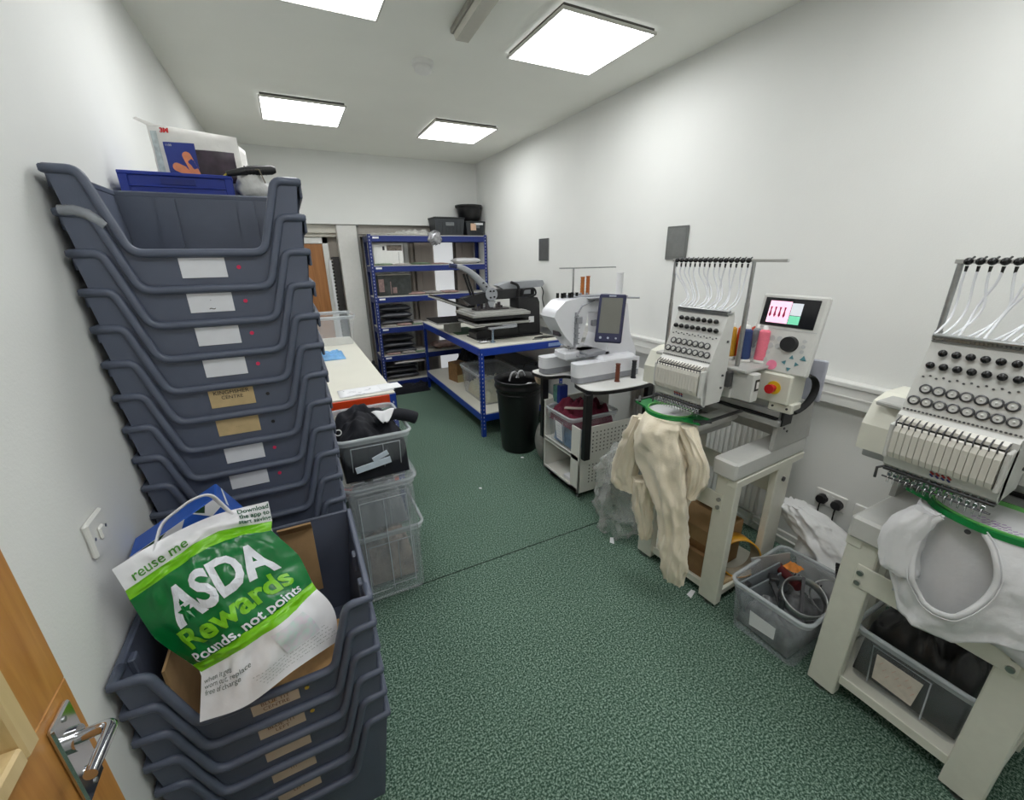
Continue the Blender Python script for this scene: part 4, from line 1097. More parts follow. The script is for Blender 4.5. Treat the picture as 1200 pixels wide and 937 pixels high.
def make_machine(label, loc, rz, hv, bv0, bv1, cover_shift=0.0, panel=True, arm=-.12, lean=0.0, lv=.325):
    t = thing('embroidery_machine', label, 'embroidery machine', loc, rz)
    Z0 = .706
    # base arms and rear body
    for sv in (1, -1):
        m = MB(); m.box(-.022, sv*.135, Z0, .56, sv*.25, .792, .010); m.build('base_arm', M_mlight, t)
        m = MB(); m.prism([(.235,.79),(.56,.79),(.53,1.0),(.25,1.0)], 'xz', sv*.235, sv*.252)
        p = m.build('side_plate', M_mgrey, t)
        if sv < 0:
            b = MB()
            for (uu, zz) in ((.31,.965),(.31,.92),(.33,.87),(.30,.89)): b.cyl((uu,-.252,zz),(uu,-.2555,zz),.006,n=8)
            b.box(.29,-.2545,.942,.42,-.252,.946)
            b.build('screw', M_bolt, p)
    m = MB()       # rear wall with the sloped opening
    m.box(.50, -.235, .79, .53, .235, .83); m.box(.50, -.235, .955, .53, .235, 1.02); m.prism([(-.235,.83),(-.10,.83),(-.17,.955),(-.235,.955)], 'yz', .50, .53); m.prism([(.235,.83),(.10,.83),(.17,.955),(.235,.955)], 'yz', .50, .53)
    m.build('rear_wall', M_mlight, t)
    m = MB(); m.box(.40,-.235,.80,.50,.235,.86,.004); m.build('rear_drive_box', M_mgrey, t)
    # pantograph beam along the front
    m = MB(); m.box(.215,-.262,.915,.33,.36,.945,.003); m.box(.225,-.255,.958,.33,.36,.985,.003); m.box(.235,-.25,.945,.32,.36,.958)
    b = m.build('pantograph_beam', M_pant, t)
    m = MB(); m.box(.214,-.250,.947,.236,.36,.957); m.box(.24,-.268,.915,.32,-.256,.985,.002); m.build('belt_slot', M_black, b)
    m = MB(); m.box(.24,-.25,.985,.34,.33,1.03,.004); m.box(.30,-.20,1.03,.42,.25,1.06,.004); m.build('upper_rail', M_pant, t)
    # left end housing
    m = MB(); m.prism([(.06,1.0),(.06,1.09),(.10,1.165),(.17,1.185),(.30,1.185),(.30,1.0)], 'xz', .13+hv, lv)
    m.build('left_housing', M_cream, t)
    # upper arm and thread table
    m = MB(); m.box(.02, hv-.085, 1.03, .45, hv+.085, 1.165, .01); m.build('head_arm', M_mlight, t)
    m = MB(); m.box(.05, -.175, 1.165, .38, .30, 1.18, .004); m.build('thread_table', M_mgrey, t)
    # lower cylinder arm with needle plate
    m = MB(); m.cyl((arm,0,.885),(.30,0,.885),.036,n=20); m.box(arm-.005,-.03,.905,arm+.14,.03,.925,.004); m.build('cylinder_arm', M_mlight, t)
    # needle case
    c = MB()
    prof = [(-.115,1.035),(-.128,1.10),(-.118,1.205),(-.105,1.215),(-.028,1.405),(-.020,1.42),(.008,1.42),(.016,1.40),(.02,1.12),(.0,1.035)]
    c.prism(prof, 'xz', hv-.121, hv+.121)
    case = c.build('needle_case', M_mlight, t)
    # plate face: local s from bottom (0) to top (1)
    pb, pt = V((-.105, 0, 1.215)), V((-.028, 0, 1.405)); pd = pt-pb; nrm = V((-pd.z, 0, pd.x)).normalized()
    def face(s, v, e=0.0): p = pb + pd*s + nrm*e; return V((p.x, hv+v, p.z))
    # knobs and dials
    kb = MB(); kb.ball((0,0,0), .0100, 14); kb.cyl(nrm*-.012, nrm*.0, .006, n=10)
    kme = None
    def inst(proto, name, mt, par, loc):
        if proto[0] is None:
            o = proto[1].build(name, mt, par); proto[0] = o
        else:
            o = proto[0].copy(); COL.objects.link(o); o.parent = par
        o.location = loc; return o
    pk = [None, kb]
    dl = MB(); 
    q = Matrix((V((0,1,0)), nrm.cross(V((0,1,0))), nrm)).transposed().to_4x4()
    dl.M = q; dl.lathe([(.0095,.0),(.0135,.0),(.0135,.006),(.0095,.006)], 18); dl.mi = 1; dl.lathe([(0,.004),(.0095,.004)], 18); dl.lathe([(0,.008),(.003,.008),(.003,.004)], 8)
    pdl = [None, dl]
    for k in range(15):
        v = .098 - k*.014
        up = k % 2
        inst(pk, 'tension_knob', M_knob, case, face(.85 if up else .67, v, .012))
        inst(pdl, 'tension_dial', [M_bolt, M_mlight], case, face(.35 if up else .17, v+.004, .0005))
    ey = MB(); ey.cyl((0,0,0), nrm*.0035, .0027, n=8); pey = [None, ey]
    for k in range(16): inst(pey, 'thread_eyelet', M_bolt, case, face(.51+.025*(k%2), .105-k*.014, 0))
    for k in range(28): inst(pey, 'thread_eyelet', M_bolt, case, face(.03, .115-k*.0085, 0))
    g = MB(); g.box(-.034, hv-.121, 1.405, -.004, hv+.121, 1.412, .002); g.box(-.036, hv-.121, 1.418, -.014, hv+.121, 1.427, .002)
    for k in range(30): g.cyl((-.036, hv+.117-k*.0081, 1.4155), (-.010, hv+.126-k*.0087, 1.4155), .0034, n=8)
    g.build('guide_rail', M_steel, case)
    # fifteen take-up covers
    cv = MB()
    sec = [(-.112,1.075),(-.150,1.082),(-.156,1.10),(-.154,1.165),(-.146,1.182),(-.138,1.186),(-.134,1.198),(-.120,1.205),(-.100,1.205),(-.100,1.075)]
    cv.prism([(a+.0, b) for a, b in sec], 'xz', -.0066, .0066)
    pcv = [None, cv]
    for k in range(15): inst(pcv, 'needle_cover', M_cover, case, (0, hv+.1015-k*.0145, 0))
    lv = MB()
    for k in range(16):
        lv.tube([(-.128, hv+.1087-k*.0145, 1.205), (-.148, hv+.1087-k*.0145, 1.195), (-.150, hv+.1067-k*.0145, 1.18)], .0018, 6)
    lv.build('take_up_lever', M_bolt, case)
    sl = MB(); sl.box(-.140, hv-.109, 1.08, -.138, hv+.109, 1.19); sl.build('cover_gap', M_slot, case)
    MB().box(-.152, hv-.121, 1.075, -.10, hv-.111, 1.19, .003).build('end_cover', M_mlight, case); MB().box(-.152, hv+.110, 1.075, -.10, hv+.121, 1.185, .003).build('end_cover', M_mlight, case)
    m = MB(); m.prism([(-.112,1.03),(-.128,1.045),(-.136,1.078),(-.10,1.078),(-.10,1.03)], 'xz', hv-.121, hv+.121); m.build('lower_cover', M_mlight, case)
    m = MB()
    for k in range(4):
        m.mi = 0; m.bar((-.1365, hv+.012-k*.012, 1.071), (-.1345, hv+.005-k*.012, 1.064), .004, .004)
        m.mi = 1; m.bar((-.1345, hv+.012-k*.012, 1.062), (-.1325, hv+.006-k*.012, 1.056), .004, .004)
    m.build('needle_marks', [mat('mark_red', S(150,40,44), .5), mat('mark_blue', S(44,50,120), .5)], case)
    # needle bars
    nb = MB(); nb.cyl((0,0,0),(0,0,.03),.0032,n=8); nb.box(-.006,-.0048,-.006,.004,.0048,.006,.001); nb.cyl((0,0,-.006),(0,0,-.032),.0014,.0006,n=6); nb.tube([(-.006,0,-.004),(-.016,0,-.012),(-.012,0,-.024)], .001, 5)
    pnb = [None, nb]
    for k in range(15): inst(pnb, 'needle_bar', M_chrome, case, (-.118, hv+.1015-k*.0145, 1.012))
    m = MB(); m.box(-.126, hv-.120, 1.024, -.104, hv+.120, 1.032, .001); m.box(-.128, hv-.118, 1.0, -.122, hv+.118, 1.004, .001); m.tube([(-.11,hv+.118,1.03),(-.12,hv+.135,1.02),(-.12,hv+.135,.985)], .004, 8); m.build('needle_rail', M_bolt, case)
    for zz in (1.30, 1.155, 1.10): MB().cyl((-.01, hv-.121, zz), (-.01, hv-.126, zz), .005, n=8).build('side_screw', M_bolt, case)
    MB().box(.015, hv-.14, 1.10, .045, hv-.115, 1.17, .004).build('side_fitting', M_bolt, case)
    if lean:
        pv = V((-.028, 0, 1.42)); case.matrix_local = Matrix.Translation(pv) @ roty(-lean) @ Matrix.Translation(-pv)
    # thread stand: rods, guide bar, guides, tubing
    m = MB(); ub = .095
    m.cyl((ub, bv0, 1.18), (ub, bv0, 1.615), .0075, n=12); m.cyl((ub, bv0, 1.18), (ub, bv0, 1.42), .0095, n=12); m.build('stand_rod', M_steel, t)
    m = MB(); m.cyl((ub, bv1, 1.18), (ub, bv1, 1.615), .0075, n=12); m.cyl((ub, bv1, 1.18), (ub, bv1, 1.45), .0095, n=12); m.build('stand_rod', M_steel, t)
    m = MB(); m.box(ub-.008, bv0+.012, 1.612, ub+.008, bv1-.13, 1.624, .001); gb = m.build('guide_bar', M_mgrey, t)
    pg = [None, None]; gk = MB(); gk.ball((0,0,0), .0105, 14); gk.cyl((0,0,-.012),(0,0,-.03),.0042,.003,n=8); gk.cyl((.004,-.004,.006),(.012,-.006,.012),.003,n=6); pg[1] = gk
    n = 15; st = (bv0-bv1-.035)/(n-1) if abs(bv0-bv1) > .3 else .0245
    rr = random.Random(3 if panel else 9)
    for k in range(n):
        v = bv0-.018-k*st
        inst(pg, 'thread_guide', M_knob, gb, (ub-.012, v, 1.618))
        ev = hv+.122-k*.0165
        x = MB(); j = rr.uniform(-.022,.022)
        x.tube(catmull([(ub-.012, v, 1.592), (ub-.014, v+j*.2, 1.56), (ub-.02, (v*.6+ev*.4)+j, 1.50), (ub-.05, (v*.2+ev*.8)+j*.7, 1.455), (-.022, ev, 1.424)], 6), .0031, 8)
        x.build('thread_tube', M_tubing, t)
    # box with rocker switch right of the head, stop box, small terminal box
    m = MB(); m.box(.075, -.200, 1.04, .125, -.105, 1.165, .004); m.box(.06, -.115, 1.04, .10, -.04, 1.085, .004); b = m.build('colour_change_box', M_mlight, t)
    MB().box(.088, -.203, 1.09, .118, -.199, 1.14, .002).build('bezel', M_black, b); MB().box(.095, -.2045, 1.10, .112, -.2025, 1.13, .002).build('switch', M_gloss_white, b)
    m = MB(); m.box(.205, -.285, 1.025, .33, -.125, 1.155, .006); b = m.build('stop_box', M_cream, t)
    m = MB(); m.cyl((.206,-.22,1.093),(.2025,-.22,1.093),.029,n=24); m.build('yellow_plate', mat('stop_yellow', S(230,190,40), .4), b)
    m = MB(); m.cyl((.205,-.22,1.093),(.185,-.22,1.093),.012,n=16); m.cyl((.187,-.22,1.093),(.165,-.22,1.093),.018,.020,n=20); m.build('emergency_stop_button', M_red, b)
    m = MB(); m.box(.225, -.30, .985, .30, -.20, 1.03, .004); b = m.build('terminal_box', M_cream, t)
    m = MB()
    for vv in (-.28,-.22): m.cyl((.225,vv,1.007),(.221,vv,1.007),.005,n=8)
    m.build('screw', M_bolt, b)
    if panel:
        # black cable duct looping on the right side
        lp = [(.215+.150*math.sin(a)+.03, -.30, 1.075+.082*math.cos(a)) for a in [PI*k/14 for k in range(15)]]
        m = MB(); m.tube(lp, .016, 8, sx=.45, up=(0,1,0)); m.build('cable_duct', M_rubber, t)
        # control panel
        m = MB(); P = tr(.262, -.195, 1.315) @ rotz(math.radians(0)) @ roty(math.radians(11))
        m.M = P; m.box(-.012, -.13, -.165, .022, .13, .165, .008); pan = m.build('control_panel', M_mlight, t)
        m = MB(); m.M = P; m.box(-.0155, -.105, .030, -.0115, .112, .148, .001); scn = m.build('screen_bezel', mat('screen_black', S(16,16,20), .15), pan)
        def emi(nm, c, s=.9): return mat(nm, c, .3, var=.04, emis=c, estr=s)
        m = MB(); m.M = P; m.box(-.0165, .0, .043, -.0155, .088, .135); m.build('pink_display', emi('display_pink', S(240,190,210)), pan)
        m = MB(); m.M = P; m.box(-.0165, -.045, .08, -.0155, -.002, .130); m.build('grey_display', emi('display_grey', S(196,200,206), .7), pan)
        m = MB(); m.M = P; m.box(-.0165, -.045, .043, -.0155, -.002, .078); m.build('green_display', emi('display_green', S(110,196,160), .7), pan)
        m = MB(); m.M = P
        for k in range(4): m.prism([(.078-k*.019-.004,.11),(.078-k*.019+.004,.11),(.078-k*.019+.002,.095),(.078-k*.019+.005,.075),(.078-k*.019,.066),(.078-k*.019-.005,.075),(.078-k*.019-.002,.095)], 'yz', -.0172, -.0164)
        m.build('necktie_motif', emi('display_dark', S(130,20,60), .3), pan)
        m = MB(); m.M = P; m.cyl((-.012,-.035,-.038),(-.034,-.035,-.038),.034,.030,n=28); m.build('jog_dial', M_black, pan)
        m = MB(); m.M = P
        m.box(-.0135,-.122,.018,-.0115,.122,.022)
        for r_ in range(2):
            for k in range(4): m.cyl((-.012,.10-k*.030,-.022-r_*.032),(-.0145,.10-k*.030,-.022-r_*.032),.0115,n=14)
        for r_ in range(2):
            for k in range(3): m.cyl((-.012,.105-k*.030,-.085-r_*.032),(-.0145,.105-k*.030,-.085-r_*.032),.009,n=12)
        for k in range(3): m.cyl((-.012,-.088,-.018-k*.022),(-.0145,-.088,-.018-k*.022),.008,n=10)
        m.build('key_pad', mat('key_grey', S(188,190,190), .4, var=.06), pan)
        m = MB(); m.M = P; m.cyl((-.012,.012,-.135),(-.0155,.012,-.135),.021,n=20); m.build('pink_key', mat('pink_key', S(250,140,172), .4), pan)
        m = MB(); m.M = P
        for (a, b_) in ((0,1),(0,-1),(1,0),(-1,0)):
            cy, cz = -.058+a*.024, -.115+b_*.024
            m.prism([(cy+a*.011,cz+b_*.011),(cy-b_*.009-a*.005,cz+a*.009-b_*.005),(cy+b_*.009-a*.005,cz-a*.009-b_*.005)], 'yz', -.0145, -.0115)
        m.prism([(-.102,-.075),(-.09,-.095),(-.114,-.095)], 'yz', -.0145, -.0115)
        m.build('arrow_key', mat('key_teal', S(78,130,140), .4), pan)
        m = MB(); m.box(.45, -.30, 1.0, .47, -.18, 1.19, .004); m.box(.28,-.22,1.15,.46,-.17,1.17); m.box(.275,-.26,1.13,.31,-.13,1.17,.004); m.build('panel_bracket', mat('lavender_grey_paint', S(176,178,190), .4), t)
    return t

M2L, M2R = (1.575, 1.2315, 0), math.radians(4)
M3L, M3R = (1.618, .318, 0), 0.0
make_stand('machine_stand', 'cream steel stand under the middle embroidery machine, sweatshirt hanging over it', M2L, M2R, .085)
make_stand('machine_stand', 'cream steel stand under the near right embroidery machine', M3L, M3R, .115)
make_machine('middle multi-needle embroidery machine with the colour control panel', M2L, M2R, .012, .275, -.105, lv=.375)
make_machine('near right multi-needle embroidery machine holding the white t-shirt', M3L, M3R, .065, .215, -.155, panel=False, arm=.02, lean=.085)

def W2(u, v, z): return tr(*M2L) @ rotz(M2R) @ V((u, v, z))
# thread cones behind the middle machine's head
def cone(loc, mt, lab, s=1.0):
    t = thing('thread_cone', lab, 'thread cone', loc, 0, 'thread cones on the middle machine')
    m = MB(); m.lathe([(0,0),(.030*s,0),(.030*s,.008),(.026*s,.012),(.026*s,.014)], 20); m.build('cone_foot', M_gloss_white, t)
    m = MB()
    pr = [(.026*s,.014)]
    for k in range(24): pr.append(((.027-.006*k/24)*s+.0006*(k % 2), .018+.128*k/24))
    pr.append((.012*s,.148)); pr.append((0,.148)); m.lathe(pr, 20); m.build('thread', mt, t)
    m = MB(); m.lathe([(.011*s,.145),(.009*s,.165),(0,.165)], 14); m.build('cone_tip', M_gloss_white, t)
for (u, v, c, nm, lab) in ((.20,.006,(206,150,40),'gold','gold thread cone behind the head of the middle machine'),
        (.29,.000,(228,120,30),'amber','amber thread cone next to the gold one'), (.24,-.024,(214,84,30),'orange','orange thread cone beside the right rod'),
        (.20,-.066,(40,62,110),'navy','navy thread cone right of the rod'), (.26,-.082,(128,132,136),'grey','grey thread cone between navy and pink'),
        (.24,-.122,(236,120,140),'pink','pink thread cone nearest the control panel'), (.30,-.052,(196,60,36),'rust','rust red thread cone at the back of the rack')):
    cone(tuple(W2(u, v, 1.18)), mat('thread_'+nm, S(*c), .55, var=.1, scale=90, stretch=(1,1,12)), lab)

# ------------------------------------------------------------------ hoops
def hoop(label, loc, ry, rx, rz, arms, emb):
    t = thing('embroidery_hoop', label, 'hoop', loc, rz)
    n = 48
    el = lambda s: [(s[0]*math.cos(2*PI*k/n), s[1]*math.sin(2*PI*k/n)) for k in range(n)]
    def ring(m, r0, r1, z0, z1):
        a = [(x,y,z0) for x,y in el(r0)]; b = [(x,y,z0) for x,y in el(r1)]; c = [(x,y,z1) for x,y in el(r1)]; d = [(x,y,z1) for x,y in el(r0)]
        vs = a+b+c+d
        m.add(vs, [(q*n+k, q*n+(k+1)%n, ((q+1)%4)*n+(k+1)%n, ((q+1)%4)*n+k) for q in range(4) for k in range(n)], False)
    m = MB(); ring(m, (rx-.004,ry-.004), (rx+.006,ry+.006), -.010, .006); m.build('outer_ring', M_hoopgreen, t)
    m = MB(); ring(m, (rx-.010,ry-.010), (rx-.005,ry-.005), -.008, .010); m.build('inner_ring', M_hooplight, t)
    m = MB()
    for s in (1,-1):
        m.prism([(-.055, s*(ry-.012)), (.06, s*(ry-.014)), (.060, s*(ry+arms)), (-.03, s*(ry+arms))][::s], 'xy', -.006, .003)
    m.build('side_tab', M_hoopgreen, t)
    for s in (1,-1):
        m = MB(); m.bar((-.03, s*(ry+arms), .002), (.27, s*(ry+arms+.004), .006), .016, .008); m.bar((-.035, s*(ry+arms-.03), .006), (.02, s*(ry+arms+.02), .008), .012, .012); m.cyl((0,s*(ry+arms-.005),.006),(0,s*(ry+arms-.005),.014),.006,n=10)
        m.build('hoop_arm', M_bolt, t)
    m = MB(); m.add([(x,y,-.002) for x,y in el((rx-.009,ry-.009))], [list(range(n))]); c = m.build('hooped_fabric', M_whitecloth, t)
    if emb:
        m = MB()
        for (y0, x0, w) in ((.03,-.035,.055),(.045,-.05,.10),(.02,-.065,.07),(.00,-.05,.02)):
            k = 0
            while k*.010 < w:
                m.bar((x0+.002*math.sin(k*2.1), y0-k*.010, -.0014), (x0+.006+.003*math.cos(k*3.3), y0-.006-k*.010, -.0014), .0022, .0008); k += 1
        m.build('purple_stitching', mat('purple_thread', S(178,140,196), .6), c)
    else:
        m = MB(); m.bar((-.02,-.03,-.0014),(-.008,-.04,-.0014),.004,.0008); m.build('small_motif', mat('purple_thread', S(178,140,196)), c)
    return t
hoop('green hoop holding the cream sweatshirt under the middle machine', (1.500, 1.312, .945), .112, .095, M2R, .072, False)
hoop('large green hoop holding the white t-shirt under the near machine', (1.645, .262, .945), .150, .108, 0, .050, True)

# ------------------------------------------------------------------ garments hanging from the hoops
M_sweat = mat('cream_fleece', S(238,227,204), .95, var=.03, scale=8, sheen=.3, bump=.2, bscale=140)
def loft(m, secs, n=20, fold=.12, seed=0, caps=True, wr=0.0, wf=14.0, step=5):
    """secs: (centre, half width along y, half depth along x[, tilt])"""
    P = catmull([V(s[0]) for s in secs], step); k = len(secs)
    W_ = catmull([V((s[1], s[2], 0)) for s in secs], step); rows = len(P)
    vs = []
    for j in range(rows):
        for i in range(n):
            a = 2*PI*i/n
            f = 1 + fold*fbm((math.cos(a)*2.2+seed, math.sin(a)*2.2, j*.16+seed*3)) + fold*.5*math.sin(5*a+seed+j*.12)
            q = P[j] + V((math.sin(a)*W_[j].y*f, math.cos(a)*W_[j].x*f, 0))
            if wr:
                t = j/rows
                r1 = 1-abs(2*noise.noise(V((math.cos(a)*1.5+seed*5, math.sin(a)*1.5+t*.8, q.z*wf*.16+seed*2))))
                r2 = 1-abs(2*noise.noise(V((math.cos(a)*2.6+t*1.6, math.sin(a)*2.6+seed*3, q.z*wf*.42+seed))))
                d = wr*(r1*r1-.4) + wr*.55*(r2**3-.3)
                q += V((math.sin(a), math.cos(a), .15))*d
            vs.append(q)
    fs = [(j*n+i, j*n+(i+1)%n, (j+1)*n+(i+1)%n, (j+1)*n+i) for j in range(rows-1) for i in range(n)]
    m.add(vs, fs, True)
    if caps: m.add(vs[:n], [list(range(n))[::-1]], True); m.add(vs[-n:], [list(range(n))], True)
t = thing('sweatshirt', 'cream sweatshirt hanging down from the hoop of the middle machine', 'sweatshirt', (1.46, 1.30, .93))
O = V(t.location)
def LO(name, secs, mt=M_sweat, par=t, seed=0, fold=.12, n=24):
    m = MB(); loft(m, [(V(c)-O, a, b) for c, a, b in secs], 56, fold*.8, seed, wr=.022, wf=13, step=9); return m.build(name, mt, par)
LO('body', [((1.47,1.30,.935),.105,.08),((1.44,1.30,.88),.13,.085),((1.43,1.28,.76),.15,.075),((1.43,1.235,.64),.125,.058),((1.435,1.185,.53),.095,.055),((1.44,1.16,.42),.078,.048),((1.44,1.145,.31),.075,.048),((1.445,1.13,.20),.062,.045),((1.45,1.125,.13),.05,.035)], seed=1, fold=.16)
LO('sleeve', [((1.435,1.395,.90),.04,.05),((1.425,1.43,.80),.055,.06),((1.42,1.47,.68),.062,.062),((1.42,1.49,.57),.068,.06),((1.42,1.485,.50),.068,.052),((1.422,1.475,.468),.062,.046)], seed=4, fold=.14)
LO('sleeve', [((1.46,1.19,.925),.045,.035),((1.465,1.145,.86),.05,.028),((1.475,1.105,.77),.052,.026),((1.475,1.10,.69),.046,.026),((1.47,1.115,.62),.036,.022),((1.465,1.125,.59),.028,.018)], seed=7, fold=.14)
LO('hem', [((1.45,1.385,.56),.05,.05),((1.45,1.37,.46),.05,.04),((1.452,1.36,.36),.042,.032),((1.455,1.35,.27),.034,.028),((1.455,1.345,.22),.022,.02)], seed=11, fold=.18)
m = MB(); m.ball(V((1.385,1.522,.515))-O, .010, 10, (.6,1,1)); m.build('eyelet', M_slot, t)

# white t-shirt, its neck opening facing the aisle
t = thing('t_shirt', 'white t-shirt hanging neck-first from the large hoop of the near machine', 't-shirt', (1.53, .27, .93)); O = V(t.location)
def teeS(u, v):
    """u 0..1 from far (left) to near (right) round the hoop front, v 0..1 downwards"""
    a = math.radians(58) + math.radians(150)*u          # angle round the hoop, through the front
    top = V((1.645+.112*math.cos(a+PI*.0), .262+.156*math.cos(math.radians(-10)+PI*u*.98), .940))
    top.x = 1.645 - .112*math.sin(PI*(.06+.88*u))
    ub = [(.0,.455,.765),(.14,.415,.70),(.24,.365,.585),(.42,.31,.575),(.56,.235,.585),(.72,.165,.66),(.86,.085,.68),(1.0,.02,.70)]
    for k in range(len(ub)-1):
        if ub[k][0] <= u <= ub[k+1][0]:
            q = (u-ub[k][0])/(ub[k+1][0]-ub[k][0]); q = q
            by = ub[k][1]*(1-q)+ub[k+1][1]*q; bz = ub[k][2]*(1-q)+ub[k+1][2]*q; break
    bx = 1.515 + .05*(2*u-1)**2
    p = top.lerp(V((bx, by, bz)), v)
    p.x -= .035*math.sin(PI*min(1,v*1.1))*(1-.4*abs(2*u-1)) - .0*v
    p.x += .012*fbm((u*6, v*3, 5.0))*min(1,v*3) + .007*math.sin(u*19+v*3)*v - .012*((1-abs(2*noise.noise(V((u*3.4+v*1.6, v*1.3-u*1.5, 9.)))))**2-.4)*min(1,v*4)
    return p
NC, NR, NW = (.475, .355), .0, (.185, .385)
def inneck(u, v, k=1.0): return ((u-NC[0])/(NW[0]*k))**2 + ((v-NC[1])/(NW[1]*k))**2 < 1
m = MB(); nu, nv = 72, 52
vs = [tuple(teeS(i/nu, j/nv)-O) for j in range(nv+1) for i in range(nu+1)]
fs = [(j*(nu+1)+i, j*(nu+1)+i+1, (j+1)*(nu+1)+i+1, (j+1)*(nu+1)+i) for j in range(nv) for i in range(nu) if not inneck((i+.5)/nu, (j+.5)/nv)]
m.add(vs, fs, True); m.build('front', M_whitecloth, t, weld=True, solid=.002)
m = MB()
ring = []
for k in range(48):
    a = 2*PI*k/48; u = NC[0]+NW[0]*1.02*math.cos(a); v = NC[1]+NW[1]*1.02*math.sin(a)
    if v > .0: ring.append(teeS(u, v)-O-V((.003,0,0)))
# start the collar at the hoop and run it round the bottom of the opening
top_i = max(range(len(ring)), key=lambda i: (ring[i]-ring[i-1]).length)
ring = ring[top_i:]+ring[:top_i]
m.tube(ring, .0075, 8, sx=.55); col = m.build('collar', M_whitecloth, t)
m = MB(); m.tube([p*1.0+V((-.002,0,0))+(p-sum(ring, V())/len(ring)).normalized()*.011 for p in ring], .0016, 6); m.build('collar_seam', M_whitecloth, col)
m = MB()   # the far layer seen through the neck
m.grid(lambda u, v: V((1.60+.02*math.sin(u*9+1)*v-.02*v, .41-.30*u, .935-.34*v))-O, 30, 16); m.build('back', M_whitecloth, t, solid=.002)
m = MB(); loft(m, [(V((1.565,.385,.93))-O,.03,.04),(V((1.545,.405,.88))-O,.045,.045),(V((1.535,.412,.80))-O,.052,.042),(V((1.53,.402,.735))-O,.048,.036),(V((1.53,.398,.715))-O,.044,.03)], 40, .10, 3, wr=.008, step=7); m.build('sleeve', M_whitecloth, t)
m = MB(); loft(m, [(V((1.565,.12,.92))-O,.045,.045),(V((1.54,.09,.85))-O,.055,.04),(V((1.53,.075,.78))-O,.055,.032),(V((1.53,.07,.73))-O,.048,.02)], 40, .10, 8, wr=.008, step=7); m.build('sleeve', M_whitecloth, t)
m = MB(); m.cyl((.052,.03,-.03),(.050,.03,-.03),.007,n=12); m.build('neck_label', mat('grey_neck_print', S(90,90,96), .7), t)

# ------------------------------------------------------------------ clear box and odds under / between the machines
t = clear_box('clear_box', 'clear box with a paper label on the shelf of the near machine stand', (1.885, .318, .1075), .43, .34, .235, emboss=False, tap=.02)
# front face is towards the aisle: label pocket on it
m = MB(); fx = -.215
P1 = lambda y, z: (fx+.02*(1-z/.235)-.004, y, z)
m.tube([P1(.095,.02),P1(.105,.19),P1(-.055,.19),P1(-.06,.02)], .003, 6); m.build('label_pocket', M_clearrim, t)
m = MB(); m.add([P1(.085,.05),P1(.09,.165),P1(-.04,.165),P1(-.03,.045)], [(0,1,2,3)]); c = m.build('paper_label', mat('faded_label', S(216,206,194), .8, var=.06, scale=50), t, solid=.001)
m = MB()
for k in range(9): m.bar(V(P1(.075-.012*k, .13-.02*(k%3)))-V((.0015,0,0)), V(P1(.068-.012*k, .145-.02*(k%3)))-V((.0015,0,0)), .003, .001)
m.build('faded_writing', mat('faded_orange', S(214,160,140), .8), c)
M_blackbag = mat('black_polythene', S(17,17,19), .42, var=.2, scale=20, bump=.35, bscale=22)
m = MB()
def bagtop(u, v):
    x = -.190+.375*u; y = .148-.292*v
    e = (max(0,1-abs(2*u-1)**6)*max(0,1-abs(2*v-1)**6))**.25
    r1 = 1-abs(2*noise.noise(V((u*5+v*2,v*4,2.))))
    return (x*(1+.04*e), y*(1+.05*e), .02+e*(.215+.05*(1-v)+.030*r1*r1+.03*fbm((u*3,v*3,6))+.03*math.sin(PI*u)))
m.grid(bagtop, 48, 40); m.grid(lambda u, v: (-.19+.375*u, .148-.292*v, .02), 2, 2)
o = m.build('black_bag', M_blackbag); o.location = (1.885,.318,.1125); tag(o, 'black bag bulging out of the labelled box under the near machine', 'bag')

t = thing('cardboard_box', 'brown cardboard box on the shelf of the middle machine stand', 'cardboard box', tuple(W2(.20,-.01,.076)), M2R)
m = MB()
m.box(-.12,-.13,0,.14,.14,.245,.002); m.build('box_body', M_card, t)
m = MB(); m.M = tr(-.12,0,.245) @ roty(math.radians(-35)); m.box(-.0,-.12,-.002,.11,.13,.002); m.M = tr(.14,0,.245) @ roty(math.radians(30)); m.box(-.11,-.12,-.002,0,.13,.002); m.build('flap', M_card, t)
MB().box(-.1215,-.125,.12,-.120,.135,.165).build('tape', mat('brown_tape', S(140,104,66), .35), t)
t = thing('cardboard_box', 'second brown box lying in front on the stand shelf, behind the sweatshirt', 'cardboard box', tuple(W2(.055,-.06,.076)), M2R+.05)
m = MB(); m.box(-.015,-.075,0,.012,.075,.13,.002); m.build('box_body', mat('cardboard_dark', S(140,108,72), .85, var=.08), t)

t = clear_box('clear_box', 'clear box of hoops and oddments on the carpet between the two machine stands', (1.785, .765, 0), .42, .315, .262, math.radians(4), mt=M_foggy, emboss=False, tap=.022)
m = MB(); fx = -.21; P1 = lambda y, z: (fx+.022*(1-z/.262)-.004, y, z)
m.add([P1(.055,.075),P1(.06,.155),P1(-.05,.150),P1(-.05,.085)], [(0,1,2,3)]); m.build('paper_label', M_paper, t, solid=.001)
m = MB(); m.box(-.205,.09,.245,-.17,.115,.262,.003); m.build('lid_clip', M_bolt, t)
cloth_pile('grey_oddments', 'grey bagged oddments filling the box between the machines', 'oddments', (1.79,.77,.012), .33, .24, .185, mat('grey_oddments', S(120,122,124), .5, var=.4, scale=20, bump=.3), 41)
m = MB()
n = 40
for k, (r, z) in enumerate(((.085,0),(.080,.016),(.076,.032))):
    m.tube([(r*math.cos(2*PI*i/n), r*1.15*math.sin(2*PI*i/n), z) for i in range(n)], .007, 8, closed=True)
t = thing('steel_hoop', 'tilted steel cap hoop on top of the box between the machines', 'hoop', (1.735,.70,.235), .4)
m.M = Matrix.Identity(4)
q = MB(); q.M = roty(math.radians(-24)) @ rotx(math.radians(10))
